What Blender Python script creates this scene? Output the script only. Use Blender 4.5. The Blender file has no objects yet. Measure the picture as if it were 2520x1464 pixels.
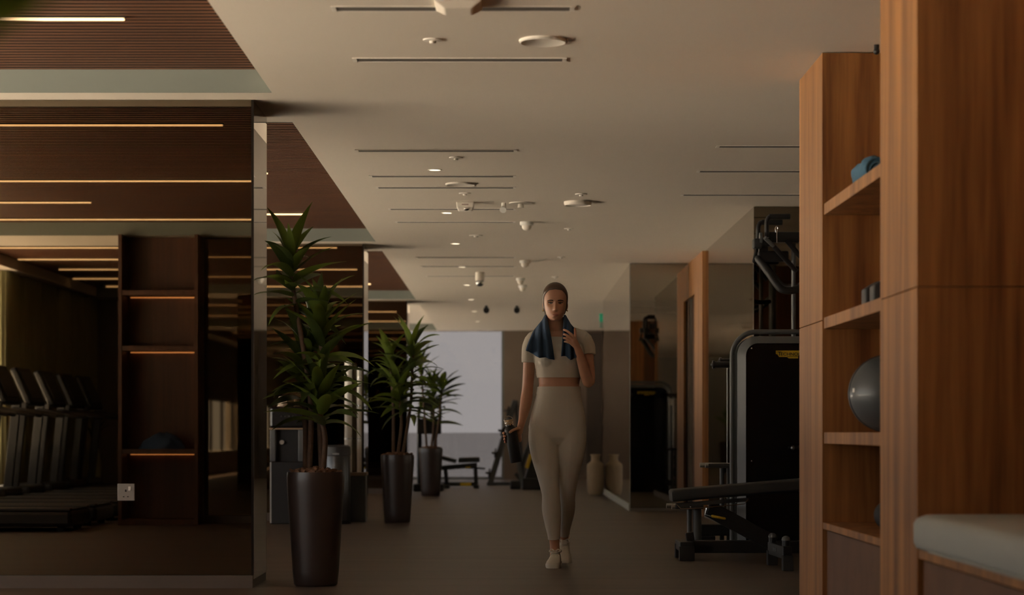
import bpy, bmesh, math, random
from mathutils import Vector, Matrix, Euler

S = bpy.context.scene
COL = S.collection
R = random.Random(7)
PI = math.pi

# ------------------------------------------------------------------ camera, sky, exposure
F = 5000.0            # focal length in pixels of the 2520 x 1464 frame
VX, VY = 1250.0, 1062.0
HC = 0.82             # camera height
CEIL = 2.56           # ceiling height
cam = bpy.data.cameras.new('camera')
cam.sensor_width = 36.0
cam.lens = F / 2520 * 36
cam.shift_x = (1260 - VX) / 2520
cam.shift_y = (VY - 732) / 2520
cam.clip_end = 300
cam.dof.use_dof = True
cam.dof.focus_distance = 12.2
cam.dof.aperture_fstop = 2.7
camo = bpy.data.objects.new('camera', cam)
camo.location = (0, 0, HC)
camo.rotation_euler = (PI / 2, 0, 0)
COL.objects.link(camo)
S.camera = camo

W = bpy.data.worlds.new('sky'); S.world = W
W.use_nodes = True
W.node_tree.nodes['Background'].inputs[0].default_value = (1.0, 0.97, 0.93, 1)
W.node_tree.nodes['Background'].inputs[1].default_value = 0.7
S.view_settings.view_transform = 'Standard'
S.view_settings.look = 'None'
S.view_settings.gamma = 1
S.view_settings.use_curve_mapping = False
S.view_settings.exposure = 1.5
S.cycles.max_bounces = 10
S.cycles.diffuse_bounces = 5
S.cycles.glossy_bounces = 6
S.cycles.sample_clamp_indirect = 6

WALLX = -5.6          # window wall
BAY = 8.15
def portal(y0, y1, z0, z1):
    l = bpy.data.lights.new('daylight_portal', 'AREA')
    l.shape = 'RECTANGLE'; l.size = z1 - z0; l.size_y = y1 - y0
    l.cycles.is_portal = True
    o = bpy.data.objects.new('daylight_portal', l)
    o.location = (WALLX - 0.02, (y0 + y1) / 2, (z0 + z1) / 2)
    o.rotation_euler = (0, -PI / 2, 0)
    COL.objects.link(o)
for k in range(0, 4):
    portal(3.4 + BAY * k, 10.5 + BAY * k, 0.45, 2.48)
portal(-.5, 2.5, .45, 2.48)  # portal of an unseen opening added to brighten the near ceiling

sun = bpy.data.lights.new('sun', 'SUN'); sun.energy = 24.0; sun.angle = math.radians(1.5); sun.color = (1, .93, .82)
suno = bpy.data.objects.new('sun', sun); COL.objects.link(suno)
suno.rotation_euler = Vector((.30, .12, -.94)).to_track_quat('-Z', 'Y').to_euler()

# ------------------------------------------------------------------ helpers
def P(x, y, Y):
    return Vector(((x - VX) * Y / F, Y, HC + (VY - y) * Y / F))
def yfloor(y): return HC * F / (y - VY)
def yceil(y): return (CEIL - HC) * F / (VY - y)

OFF = {}
def off(o): return OFF.get(o.name, Vector((0, 0, 0)))

class MB:
    def __init__(s): s.v = []; s.f = []
    def add(s, vs, fs):
        b = len(s.v); s.v += [Vector(v) for v in vs]; s.f += [tuple(i + b for i in f) for f in fs]; return s
    def box(s, x0, x1, y0, y1, z0, z1):
        return s.add([(x0,y0,z0),(x1,y0,z0),(x1,y1,z0),(x0,y1,z0),(x0,y0,z1),(x1,y0,z1),(x1,y1,z1),(x0,y1,z1)],
                     [(0,3,2,1),(4,5,6,7),(0,1,5,4),(1,2,6,5),(2,3,7,6),(3,0,4,7)])
    def obox(s, c, size, rot=None):
        m = rot.to_matrix() if isinstance(rot, Euler) else (rot or Matrix.Identity(3))
        a, b, d = size[0] / 2, size[1] / 2, size[2] / 2
        vs = [Vector(c) + m @ Vector((x, y, z)) for z in (-d, d) for x, y in ((-a,-b),(a,-b),(a,b),(-a,b))]
        return s.add(vs, [(0,3,2,1),(4,5,6,7),(0,1,5,4),(1,2,6,5),(2,3,7,6),(3,0,4,7)])
    def bar(s, p, q, w, h, up=(0, 0, 1)):
        p = Vector(p); q = Vector(q); d = (q - p); L = d.length; d.normalize()
        u = Vector(up)
        if abs(d.dot(u)) > .98: u = Vector((0, 1, 0))
        sd = d.cross(u).normalized(); u = sd.cross(d).normalized()
        m = Matrix((d, sd, u)).transposed()
        return s.obox((p + q) / 2, (L, w, h), m)
    def rings(s, rs, caps=True, closed=True):
        n = len(rs[0]); b = len(s.v)
        for r in rs: s.v += [Vector(p) for p in r]
        for i in range(len(rs) - 1):
            for j in range(n if closed else n - 1):
                k = (j + 1) % n
                s.f.append((b + i*n + j, b + i*n + k, b + (i+1)*n + k, b + (i+1)*n + j))
        if caps and closed:
            s.f.append(tuple(b + j for j in reversed(range(n))))
            s.f.append(tuple(b + (len(rs)-1)*n + j for j in range(n)))
        return s
    def lathe(s, prof, n=24, c=(0, 0, 0), caps=True):
        c = Vector(c)
        return s.rings([[c + Vector((r*math.cos(2*PI*j/n), r*math.sin(2*PI*j/n), z)) for j in range(n)] for r, z in prof], caps)
    def tube(s, pts, rad, n=12, caps=True, flat=1.0):
        pts = [Vector(p) for p in pts]
        if not isinstance(rad, (list, tuple)): rad = [rad] * len(pts)
        t = []
        for i in range(len(pts)):
            a = pts[max(i-1, 0)]; b = pts[min(i+1, len(pts)-1)]
            t.append((b - a).normalized())
        u = Vector((0, 0, 1))
        if abs(t[0].dot(u)) > .9: u = Vector((0, 1, 0))
        u = (u - t[0] * u.dot(t[0])).normalized()
        rs = []
        for p, d, r in zip(pts, t, rad):
            u = (u - d * u.dot(d)).normalized(); w = d.cross(u)
            rs.append([p + (u*math.cos(2*PI*j/n)*flat + w*math.sin(2*PI*j/n)) * r for j in range(n)])
        return s.rings(rs, caps)
    def capsule(s, pts, rad, n=12):
        """tube with rounded ends"""
        pts = [Vector(p) for p in pts]
        if not isinstance(rad, (list, tuple)): rad = [rad] * len(pts)
        d0 = (pts[0] - pts[1]).normalized(); d1 = (pts[-1] - pts[-2]).normalized()
        P0 = [pts[0] + d0*rad[0]*k for k in (.98, .7)]; R0 = [rad[0]*.2, rad[0]*.71]
        P1 = [pts[-1] + d1*rad[-1]*k for k in (.7, .98)]; R1 = [rad[-1]*.71, rad[-1]*.2]
        return s.tube(P0 + pts + P1, R0 + list(rad) + R1, n)
    def sphere(s, c, r, nu=16, nv=10, rot=None):
        if not isinstance(r, (list, tuple)): r = (r, r, r)
        c = Vector(c); m = rot.to_matrix() if rot else Matrix.Identity(3)
        rs = []
        for i in range(nv + 1):
            a = -PI/2 + PI*i/nv
            ca = max(math.cos(a), .02)
            rs.append([c + m @ Vector((r[0]*ca*math.cos(2*PI*j/nu), r[1]*ca*math.sin(2*PI*j/nu), r[2]*math.sin(a))) for j in range(nu)])
        return s.rings(rs)
    def prism(s, poly, y0, y1, axis='y'):
        """polygon in x,z extruded along y (or in y,z along x, x,y along z)"""
        def V(a, b, t):
            return {'y': (a, t, b), 'x': (t, a, b), 'z': (a, b, t)}[axis]
        n = len(poly)
        vs = [V(a, b, y0) for a, b in poly] + [V(a, b, y1) for a, b in poly]
        fs = [tuple(range(n)), tuple(reversed(range(n, 2*n)))] + [(i, n+i, n+(i+1) % n, (i+1) % n) for i in range(n)]
        return s.add(vs, fs)
    def mesh(s, name, o=Vector((0, 0, 0)), smooth=None):
        me = bpy.data.meshes.new(name)
        me.from_pydata([v - o for v in s.v], [], s.f)
        bm = bmesh.new(); bm.from_mesh(me)
        bmesh.ops.recalc_face_normals(bm, faces=bm.faces)
        bm.to_mesh(me); bm.free()
        if smooth is not None:
            me.polygons.foreach_set('use_smooth', [True] * len(me.polygons))
            me.set_sharp_from_angle(angle=math.radians(smooth))
        return me
    def build(s, name, mat, parent=None, smooth=None, bevel=0, local=False, seg=2):
        if parent is not None:
            o0 = Vector((0, 0, 0)) if local else off(parent)
        else:
            xs = [v.x for v in s.v]; ys = [v.y for v in s.v]; zs = [v.z for v in s.v]
            o0 = Vector(((min(xs)+max(xs))/2, (min(ys)+max(ys))/2, min(zs)))
        me = s.mesh(name, o0, smooth)
        me.materials.append(mat)
        o = bpy.data.objects.new(name, me); COL.objects.link(o)
        if parent is not None:
            o.parent = parent; OFF[o.name] = o0
        else:
            o.location = o0; OFF[o.name] = o0
        if bevel:
            b = o.modifiers.new('bevel', 'BEVEL'); b.width = bevel; b.segments = seg; b.limit_method = 'ANGLE'
            b.harden_normals = False
        return o

def tag(o, label=None, cat=None, group=None, kind=None):
    if label: o['label'] = label
    if cat: o['category'] = cat
    if group: o['group'] = group
    if kind: o['kind'] = kind
    return o
def thing(name, loc, label, cat, group=None, rz=0):
    o = bpy.data.objects.new(name, None); o.empty_display_size = .1
    o.location = loc; o.rotation_euler = (0, 0, rz); COL.objects.link(o)
    OFF[o.name] = Vector(loc)
    return tag(o, label, cat, group)
def copy_tree(o, parent=None):
    c = o.copy(); COL.objects.link(c); c.parent = parent
    for ch in list(o.children): copy_tree(ch, c)
    return c
def struct(o): o['kind'] = 'structure'; return o
def catmull(pts, n):
    pts = [Vector(p) for p in pts]; out = []
    q = [pts[0]*2 - pts[1]] + pts + [pts[-1]*2 - pts[-2]]
    for i in range(1, len(q) - 2):
        for k in range(n):
            t = k / n
            a, b, c, d = q[i-1], q[i], q[i+1], q[i+2]
            out.append(.5*((2*b) + (c-a)*t + (2*a-5*b+4*c-d)*t*t + (3*b-a-3*c+d)*t**3))
    out.append(pts[-1]); return out

# ------------------------------------------------------------------ materials
def mat(name, col, rough=.5, metal=0, noise=0, scale=30, spec=.5, bump=0, emit=None, estr=0, coat=0):
    m = bpy.data.materials.new(name); m.use_nodes = True
    nt = m.node_tree; b = nt.nodes['Principled BSDF']
    b.inputs['Base Color'].default_value = (*col, 1)
    b.inputs['Roughness'].default_value = rough
    b.inputs['Metallic'].default_value = metal
    b.inputs['Specular IOR Level'].default_value = spec
    if coat: b.inputs['Coat Weight'].default_value = coat
    if emit:
        b.inputs['Emission Color'].default_value = (*emit, 1); b.inputs['Emission Strength'].default_value = estr
    if noise or bump:
        g = nt.nodes.new('ShaderNodeNewGeometry')
        n = nt.nodes.new('ShaderNodeTexNoise'); n.inputs['Scale'].default_value = scale; n.inputs['Detail'].default_value = 4
        nt.links.new(g.outputs['Position'], n.inputs['Vector'])
        if noise:
            mx = nt.nodes.new('ShaderNodeMixRGB'); mx.inputs[1].default_value = (*[c*(1-noise) for c in col], 1)
            mx.inputs[2].default_value = (*[min(1, c*(1+noise)) for c in col], 1)
            nt.links.new(n.outputs[0], mx.inputs[0]); nt.links.new(mx.outputs[0], b.inputs['Base Color'])
        if bump:
            bp = nt.nodes.new('ShaderNodeBump'); bp.inputs['Strength'].default_value = bump; bp.inputs['Distance'].default_value = .004
            nt.links.new(n.outputs[0], bp.inputs['Height']); nt.links.new(bp.outputs[0], b.inputs['Normal'])
    return m

def wood(name, dark, light, stretch, rough=.42, scale=1.0):
    """grain: noise stretched along one axis; stretch gives the frequency along x, y, z"""
    m = bpy.data.materials.new(name); m.use_nodes = True
    nt = m.node_tree; b = nt.nodes['Principled BSDF']; b.inputs['Roughness'].default_value = rough
    g = nt.nodes.new('ShaderNodeNewGeometry')
    mp = nt.nodes.new('ShaderNodeMapping'); mp.inputs['Scale'].default_value = stretch
    nt.links.new(g.outputs['Position'], mp.inputs['Vector'])
    n1 = nt.nodes.new('ShaderNodeTexNoise'); n1.inputs['Scale'].default_value = scale; n1.inputs['Detail'].default_value = 6
    n1.inputs['Distortion'].default_value = .6
    n2 = nt.nodes.new('ShaderNodeTexNoise'); n2.inputs['Scale'].default_value = scale * 5; n2.inputs['Detail'].default_value = 3
    for n in (n1, n2): nt.links.new(mp.outputs[0], n.inputs['Vector'])
    ad = nt.nodes.new('ShaderNodeMath'); ad.operation = 'MULTIPLY_ADD'; ad.inputs[1].default_value = .45
    nt.links.new(n2.outputs[0], ad.inputs[0]); nt.links.new(n1.outputs[0], ad.inputs[2])
    cr = nt.nodes.new('ShaderNodeValToRGB')
    cr.color_ramp.elements[0].position = .48; cr.color_ramp.elements[0].color = (*dark, 1)
    cr.color_ramp.elements[1].position = .95; cr.color_ramp.elements[1].color = (*light, 1)
    nt.links.new(ad.outputs[0], cr.inputs[0]); nt.links.new(cr.outputs[0], b.inputs['Base Color'])
    return m

M = {}
M['ceiling'] = mat('ceiling_paint', (.74, .672, .58), .85, spec=.2, noise=.02, scale=2)
M['wall'] = mat('wall_paint', (.26, .235, .20), .8, spec=.2)
M['floor'] = wood('floor_vinyl', (.055, .0365, .0265), (.092, .063, .046), (.35, 3.2, 1), .48, 1.2)
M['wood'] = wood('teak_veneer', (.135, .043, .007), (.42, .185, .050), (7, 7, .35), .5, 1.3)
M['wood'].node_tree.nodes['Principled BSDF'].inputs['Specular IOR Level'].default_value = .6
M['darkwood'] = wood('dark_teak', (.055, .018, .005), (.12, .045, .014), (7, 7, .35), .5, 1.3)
M['plinth'] = wood('plinth_dark', (.105, .048, .022), (.17, .082, .042), (1.5, 1.5, 1.5), .6, 1.3)  # darker and duller brown than the teak above
M['slat'] = wood('slat_wood', (.104, .034, .011), (.172, .060, .019), (.4, 2.5, 2.5), .6, 1.5)
M['backing'] = mat('slat_backing', (.012, .008, .006), .9)
M['mirror'] = mat('bronze_mirror', (.21, .175, .13), .012, 1.0)
M['greymirror'] = mat('grey_mirror', (.40, .36, .30), .012, 1.0)
M['trim'] = mat('mirror_trim', (.035, .03, .025), .3, .8)
M['steel'] = mat('brushed_steel', (.45, .46, .46), .32, 1)
M['chrome'] = mat('chrome', (.75, .75, .74), .12, 1)
M['black'] = mat('black_powder_coat', (.012, .012, .013), .42)
M['blackgloss'] = mat('black_gloss', (.008, .008, .009), .18)
M['rubber'] = mat('black_rubber', (.016, .016, .016), .7)
M['pad'] = mat('black_upholstery', (.020, .021, .022), .5, bump=.15, scale=300)
M['greyframe'] = mat('grey_frame', (.115, .125, .13), .45)
M['darkgrey'] = mat('dark_grey_plastic', (.05, .052, .055), .4)
M['yellow'] = mat('yellow_plastic', (.62, .42, .02), .45)
M['pot'] = mat('planter_brown', (.040, .028, .024), .34, noise=.1, scale=8, coat=.15)
M['bark'] = mat('bark_chips', (.16, .085, .045), .8, noise=.6, scale=40)
M['leaf'] = mat('leaf_green', (.095, .140, .024), .40, noise=.45, scale=9)
M['leafdark'] = mat('leaf_dark', (.048, .072, .020), .38, noise=.4, scale=9)
for k_, c_ in (('leaf', (.18, .23, .025)), ('leafdark', (.09, .125, .02))):      # light shining through the blades
    nt = M[k_].node_tree; pb = nt.nodes['Principled BSDF']; ou = nt.nodes['Material Output']
    tl_ = nt.nodes.new('ShaderNodeBsdfTranslucent'); tl_.inputs[0].default_value = (*c_, 1)
    mx_ = nt.nodes.new('ShaderNodeMixShader'); mx_.inputs[0].default_value = .38
    nt.links.new(pb.outputs[0], mx_.inputs[1]); nt.links.new(tl_.outputs[0], mx_.inputs[2]); nt.links.new(mx_.outputs[0], ou.inputs[0])
M['cane'] = mat('cane_bark', (.085, .05, .03), .8, noise=.5, scale=60)
M['white'] = mat('white_plastic', (.75, .74, .70), .4)
M['offwhite'] = mat('cream_fabric', (.34, .355, .32), .85, bump=.1, scale=200)
M['lamp'] = mat('lamp_diffuser', (.9, .8, .6), .5, emit=(1, .60, .27), estr=1.0)
M['downlight'] = mat('downlight_led', (1, .9, .7), .5, emit=(1, .86, .6), estr=1.1)
M['vent'] = mat('vent_slot_dark', (.13, .115, .10), .7)
M['ventedge'] = mat('vent_edge', (.80, .75, .67), .5)
M['exit'] = mat('exit_sign_green', (.02, .25, .12), .5, emit=(.05, .6, .3), estr=.05)
M['vase'] = mat('tan_ceramic', (.34, .26, .16), .7, noise=.1, scale=25)
M['greenvase'] = mat('pale_green_ceramic', (.42, .46, .26), .4)
M['curtain'] = mat('olive_curtain', (.42, .42, .24), .9)
M['ball'] = mat('ball_vinyl', (.075, .085, .09), .38, coat=.2)
M['bluetowel'] = mat('blue_towel', (.055, .135, .21), .95, bump=.5, scale=400)
M['navy'] = mat('navy_towel', (.042, .080, .150), .95, bump=.6, scale=350, noise=.25)
M['skin'] = mat('skin', (.52, .275, .175), .48, noise=.05, scale=40)
M['skin'].node_tree.nodes['Principled BSDF'].inputs['Subsurface Weight'].default_value = .12
M['skin'].node_tree.nodes['Principled BSDF'].inputs['Subsurface Radius'].default_value = (.01, .004, .002)
M['lips'] = mat('lips', (.36, .13, .10), .4)
M['hair'] = mat('brown_hair', (.075, .043, .026), .4, noise=.25, scale=90)
M['brow'] = mat('eyebrow_hair', (.05, .028, .018), .7)
M['eyewhite'] = mat('eye_white', (.36, .31, .28), .5)
M['iris'] = mat('iris', (.012, .008, .006), .6, spec=.1)
M['top'] = mat('beige_knit', (.58, .53, .45), .9, bump=.15, scale=500)
M['leggings'] = mat('beige_leggings', (.56, .52, .45), .85, bump=.1, scale=500)
M['shoe'] = mat('cream_shoe', (.55, .52, .45), .75)
M['sole'] = mat('cream_sole', (.62, .58, .50), .6)
M['cork'] = mat('bamboo_cap', (.48, .33, .19), .5, noise=.15, scale=60)
M['gold'] = mat('gold', (.8, .55, .2), .2, 1)
M['paper'] = mat('paper_cup', (.62, .52, .42), .8)
M['skirt'] = mat('skirting_stone', (.11, .085, .068), .5)
M['coffertrim'] = mat('coffer_trim_grey', (.19, .208, .185), .7, spec=.3)  # grey-green, much darker than the ceiling around it
M['terrace'] = mat('terrace_stone', (.74, .66, .55), .9)
# far window glass, tint added to dim the sky seen through it
g = bpy.data.materials.new('dimming_glass'); g.use_nodes = True
nt = g.node_tree; nt.nodes.clear()
out = nt.nodes.new('ShaderNodeOutputMaterial'); mx = nt.nodes.new('ShaderNodeMixShader'); mx.inputs[0].default_value = .06
tr = nt.nodes.new('ShaderNodeBsdfTransparent'); tr.inputs[0].default_value = (.41, .40, .405, 1)
gl = nt.nodes.new('ShaderNodeBsdfGlossy'); gl.inputs['Roughness'].default_value = .03
nt.links.new(tr.outputs[0], mx.inputs[1]); nt.links.new(gl.outputs[0], mx.inputs[2]); nt.links.new(mx.outputs[0], out.inputs[0])
M['glass'] = g

# ------------------------------------------------------------------ room shell
XR = 3.6
Y0, Y1 = -5.6, 35.2
PX0, PX1 = -3.43, -1.335           # mirrored piers
LIP = -1.212                       # right lip of the slatted coffers
CX0 = -5.3
struct(MB().box(WALLX - .3, XR + .1, Y0 - .2, Y1, -.12, 0).build('floor', M['floor']))
cb = MB()
TOP = 3.0
coffers = [(3.28 + BAY*k, 10.42 + BAY*k) for k in (-1, 0, 1, 2)] + [(3.28 + BAY*3, 34.9)]
cb.box(LIP, XR + .1, Y0 - .2, Y1 + .2, CEIL, TOP)                   # plain right part
cb.box(WALLX - .3, CX0, Y0 - .2, Y1 + .2, CEIL, TOP)                # strip by the windows
ys = [Y0 - .2]
for a, b in coffers: ys += [a, b]
ys.append(Y1 + .2)
for i in range(0, len(ys), 2):
    cb.box(CX0, LIP, ys[i], ys[i+1], CEIL, TOP)
ceiling = struct(cb.build('ceiling', M['ceiling']))
SZ = CEIL + .115                   # underside of the slats
# backing above the slats
for i, (a, b) in enumerate(coffers):
    MB().box(CX0, LIP, a, b, SZ + .05 if i < 4 else SZ, TOP).build('coffer_backing', M['backing'] if i < 4 else M['ceiling'], ceiling)
for a, b in coffers:
    MB().box(CX0, LIP, b - .008, b + .002, CEIL - .002, SZ + .05).build('coffer_trim', M['coffertrim'], ceiling)
    MB().box(CX0, LIP, a - .002, a + .008, CEIL - .002, SZ + .05).build('coffer_trim', M['coffertrim'], ceiling)
PITCH = .07
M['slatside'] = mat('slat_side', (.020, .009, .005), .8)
def slat_faces(me):                     # veneer below; dark core sides, which also paint in the gap shade
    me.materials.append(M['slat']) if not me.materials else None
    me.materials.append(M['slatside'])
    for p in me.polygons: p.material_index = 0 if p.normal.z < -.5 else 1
sm = MB().box(CX0 + .002, LIP - .002, -.0205, .0205, 0, .045).mesh('slat'); slat_faces(sm)
for i in (1, 2):
    a, b = coffers[i]; y = a + .035
    while y < b - .02:
        o = bpy.data.objects.new('slat', sm); COL.objects.link(o); o.parent = ceiling
        o.location = Vector((0, y, SZ)) - off(ceiling)
        y += PITCH
for i in (0, 3):
    a, b = coffers[i]; y = a + .035; m = MB()
    while y < b - .02:
        m.box(CX0 + .002, LIP - .002, y - .0205, y + .0205, SZ, SZ + .045); y += PITCH
    slat_faces(tag(m.build('slat_field', M['slat'], ceiling), kind='stuff').data)

# piers with mirrors, front and back and on the aisle side
piers = [2.50 + BAY*k for k in range(4)]
for i, y in enumerate(piers):
    struct(MB().box(PX0, PX1 - .012, y + .012, y + .588, 0, CEIL).build('wall_pier', M['wall']))
words = ['behind the viewer', 'beside the tall front plant', 'behind the water dispenser', 'deepest in the room']
def mirror(name, m, label, matn='mirror', group=None):
    o = m.build(name, M[matn]); return tag(o, label, 'mirror', group)
for i, y in enumerate(piers):
    zb = .068
    if i > 0:
        mirror('wall_mirror', MB().box(PX0, PX1 - .004, y, y + .012, zb, CEIL - .002),
               'large bronze mirror facing the viewer on the left pier ' + words[i])
        mirror('wall_mirror', MB().box(PX1 - .012, PX1, y + .004, y + .596, .045, CEIL - .002),
               'narrow mirror on the aisle side of the left pier ' + words[i])
    if i in (1, 2):
        mirror('wall_mirror', MB().box(PX0, PX1 - .014, y + .588, y + .6, zb, CEIL - .002),
               'large bronze mirror on the far face of the left pier ' + words[i])
    struct(MB().box(PX0 - .01, PX1 - .004, y - .002, y + .602, 0, .066).build('baseboard_pier', M['skirt']))
    struct(MB().box(PX1 - .010, PX1 + .003, y - .004, y + .003, .068, CEIL - .003).build('trim_%d' % (i + 1), M['trim']))
mirror('wall_mirror', MB().box(-2.72, PX1 - .004, 3.088, 3.1, .068, CEIL - .002), 'bronze mirror beside the wooden niche on the nearest pier')

# window wall
wl = MB()
wl.box(WALLX - .25, WALLX, Y0 - .2, Y1, 2.48, TOP).box(WALLX - .25, WALLX, Y0 - .2, Y1, 0, .45)  # unseen sill, raised to keep terrace light off low surfaces
for k in range(-1, 5):
    y = 2.50 + BAY*k
    wl.box(WALLX - .25, WALLX, y, min(y + .6, Y1), .08, 2.48)
wl.box(WALLX - .25, WALLX, Y0 - .2, -.5, .08, 2.48)      # solid wall behind the curtains
struct(wl.build('wall_left', M['wall']))
wi = 1
for k in range(0, 4):
    a = 3.1 + BAY*k; wf = MB()
    for j in range(6):
        y = a + j * (7.55 / 5)
        wf.box(WALLX - .14, WALLX - .08, y - .03, y + .03, .08, 2.48)
    wf.box(WALLX - .14, WALLX - .08, a, a + 7.55, 2.42, 2.48)
    struct(wf.build('window_%d' % wi, M['black'])); wi += 1
for k in range(1, 4):  # unseen blinds, added to cut the daylight in the deeper bays
    o = MB().box(WALLX - .06, WALLX - .04, 3.1 + BAY*k, min(10.65 + BAY*k, Y1), 1.42, 2.48)
    o = tag(o.build('added_blind', M['wall']), 'added unseen half lowered blind dimming the left windows, ' + ['second bay', 'third bay', 'farthest bay'][k - 1], 'blind', 'added unseen blinds')
    MB().tube([(WALLX - .05, 3.1 + BAY*k, 1.42), (WALLX - .05, min(10.65 + BAY*k, Y1), 1.42)], .015, 8).build('bottom_rail', M['greyframe'], o)
struct(MB().box(WALLX - 26, WALLX - .3, -20, 52, -.35, -.3).build('floor_terrace', M['terrace']))
# back wall behind the viewer
struct(MB().box(WALLX - .25, XR + .1, Y0 - .2, Y0, 0, TOP).build('wall_back', M['wall']))
# right side
struct(MB().box(2.02, 2.14, Y0, 10.04, 0, CEIL).build('wall_right', M['wood']))
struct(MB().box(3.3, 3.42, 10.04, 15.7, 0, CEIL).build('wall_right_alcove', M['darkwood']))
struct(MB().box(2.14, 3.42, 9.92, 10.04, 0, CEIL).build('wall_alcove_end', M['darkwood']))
# mirrored block 15.7 .. 21 at X = 1.9
struct(MB().box(1.912, XR, 15.712, 21.0, 0, CEIL).build('wall_right_block', M['wall']))
mirror('wall_mirror', MB().box(1.902, 3.3, 15.7, 15.712, .07, CEIL - .002), 'bronze mirror behind the weight tower and pull-up bars')
mirror('wall_mirror', MB().box(1.9, 1.912, 15.703, 19.55, .07, CEIL - .002), 'long grey mirror running from weight tower to wooden doorway', 'greymirror')
struct(MB().box(1.885, 1.905, 15.69, 19.55, 0, .068).build('baseboard_right', M['skirt']))
# wooden doorway
dp = MB()
dp.box(1.87, 1.912, 19.55, 20.38, 0, CEIL).box(1.87, 1.912, 20.38, 21.0, 2.2, CEIL)
struct(dp.build('wall_door_surround', M['wood']))
d = struct(MB().box(1.905, 1.911, 20.38, 21.0, 0, 2.2).build('door_1', M['darkwood']))
MB().box(1.895, 1.907, 20.38, 20.45, 0, 2.2).build('door_frame', M['backing'], d)
# second mirrored block
QX = 1.262
struct(MB().box(QX + .012, XR, 21.012, 27.0, 0, CEIL).build('wall_right_far_block', M['wall']))
mirror('wall_mirror', MB().box(QX + .004, 1.87, 21.0, 21.012, .03, CEIL - .002), 'tall bronze mirror left of the wooden doorway, facing the viewer', 'greymirror')
mirror('wall_mirror', MB().box(QX, QX + .012, 21.004, 27.0, .075, CEIL - .002), 'mirror flank running back to the tan vase', 'greymirror')
struct(MB().box(QX - .012, QX + .006, 21.0, 27.0, 0, .072).build('baseboard_right_far', M['offwhite']))
struct(MB().box(QX - .004, QX + .003, 20.996, 21.003, .07, CEIL - .003).build('trim_9', M['steel']))
# far end
struct(MB().box(-.07, XR, Y1 - .2, Y1, 0, CEIL).build('wall_far', mat('far_wall', (.13, .095, .068), .7, noise=.25, scale=1.5)))
struct(MB().box(WALLX - .2, -3.2, Y1 - .2, Y1, 0, TOP).build('wall_far_left', M['wall']))
wfar = struct(MB().box(-3.2, -.07, Y1 - .16, Y1 - .15, .02, SZ).build('window_9', M['glass']))
fr = MB().box(-.11, -.07, Y1 - .2, Y1 - .1, 0, CEIL).box(-3.2, -.07, Y1 - .18, Y1 - .12, 0, .04)
fr.build('window_frame', M['greyframe'], wfar)
struct(MB().box(-4.5, 4, Y1 + 2.2, Y1 + 2.4, -.3, .80).build('wall_parapet', mat('parapet', (.22, .22, .23), .9)))
struct(MB().box(1.35, 1.62, Y1 - .25, Y1 - .2, 0, 2.52).build('door_2', mat('dark_door', (.05, .035, .025), .6)))
struct(MB().box(3.3, XR, 27.0, Y1, 0, CEIL).build('wall_right_end', M['wall']))

# ------------------------------------------------------------------ built-in shelving and bench on the right
FX = 1.44
def zat(y, x): return HC + (VY - y) / (x - VX) * FX     # height of a pixel on the plane X = FX
sh = thing('built_in_shelving', (FX, 8.6, 0), 'teak built-in shelving with deep uprights and three open shelves', 'shelving')
for a, b in ((7.15, 7.86), (9.31, 10.04)):
    up = MB().box(FX, 2.02, a, b, 0, 1.328).build('upright', M['wood'], sh, bevel=.002)
    MB().box(FX, 2.02, a, b, 1.331, CEIL - .004).build('upper_panel', M['wood'], up, bevel=.002)
for z in (.765, 1.29, 1.812):
    MB().box(FX + .008, 2.01, 7.86, 9.31, z, z + .052).build('shelf', M['wood'], sh, bevel=.002)
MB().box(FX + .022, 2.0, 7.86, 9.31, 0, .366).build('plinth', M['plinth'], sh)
MB().box(FX + .004, 2.01, 7.86, 9.31, .374, .405).build('bottom_board', M['wood'], sh, bevel=.002)
MB().box(1.99, 2.018, 7.86, 9.31, .41, CEIL - .01).build('back_panel', M['wood'], sh)

bn = thing('bench_seat', (FX, 5.9, 0), 'teak box bench in the right foreground under the white cushion', 'bench')
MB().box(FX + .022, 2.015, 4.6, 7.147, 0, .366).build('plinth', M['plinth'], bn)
MB().box(FX + .004, 2.015, 4.6, 7.147, .374, .405).build('seat_board', M['wood'], bn, bevel=.002)
# cushion with rounded end
cu = MB(); rs = []
for t in range(5):
    a = t / 4 * PI / 2; ins = .022 * (1 - math.cos(a - PI/2 + PI/2)) 
prof = [(.030, .409), (.008, .417), (0, .435), (0, .500), (.010, .520), (.034, .531)]
for ins, z in prof:
    ring = []
    x0, x1, y0, y1, r = 1.408 + ins, 2.01 - ins, 4.62 + ins, 7.135 - ins, .09
    for cx, cy, a0 in ((x1 - r, y1 - r, 0), (x0 + r, y1 - r, 90), (x0 + r, y0 + r, 180), (x1 - r, y0 + r, 270)):
        for k in range(7):
            a = math.radians(a0 + 15 * k); ring.append((cx + r*math.cos(a), cy + r*math.sin(a), z))
    rs.append(ring)
cu.rings(rs)
cus = tag(cu.build('seat_cushion', M['offwhite'], smooth=50), 'thick white bench cushion with a rounded end, right foreground', 'cushion')
MB().tube([(x, y, .417) for x, y in [(1.409, 4.8 + .2*i) for i in range(11)]], .004, 6).build('piping', M['offwhite'], cus)

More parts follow.
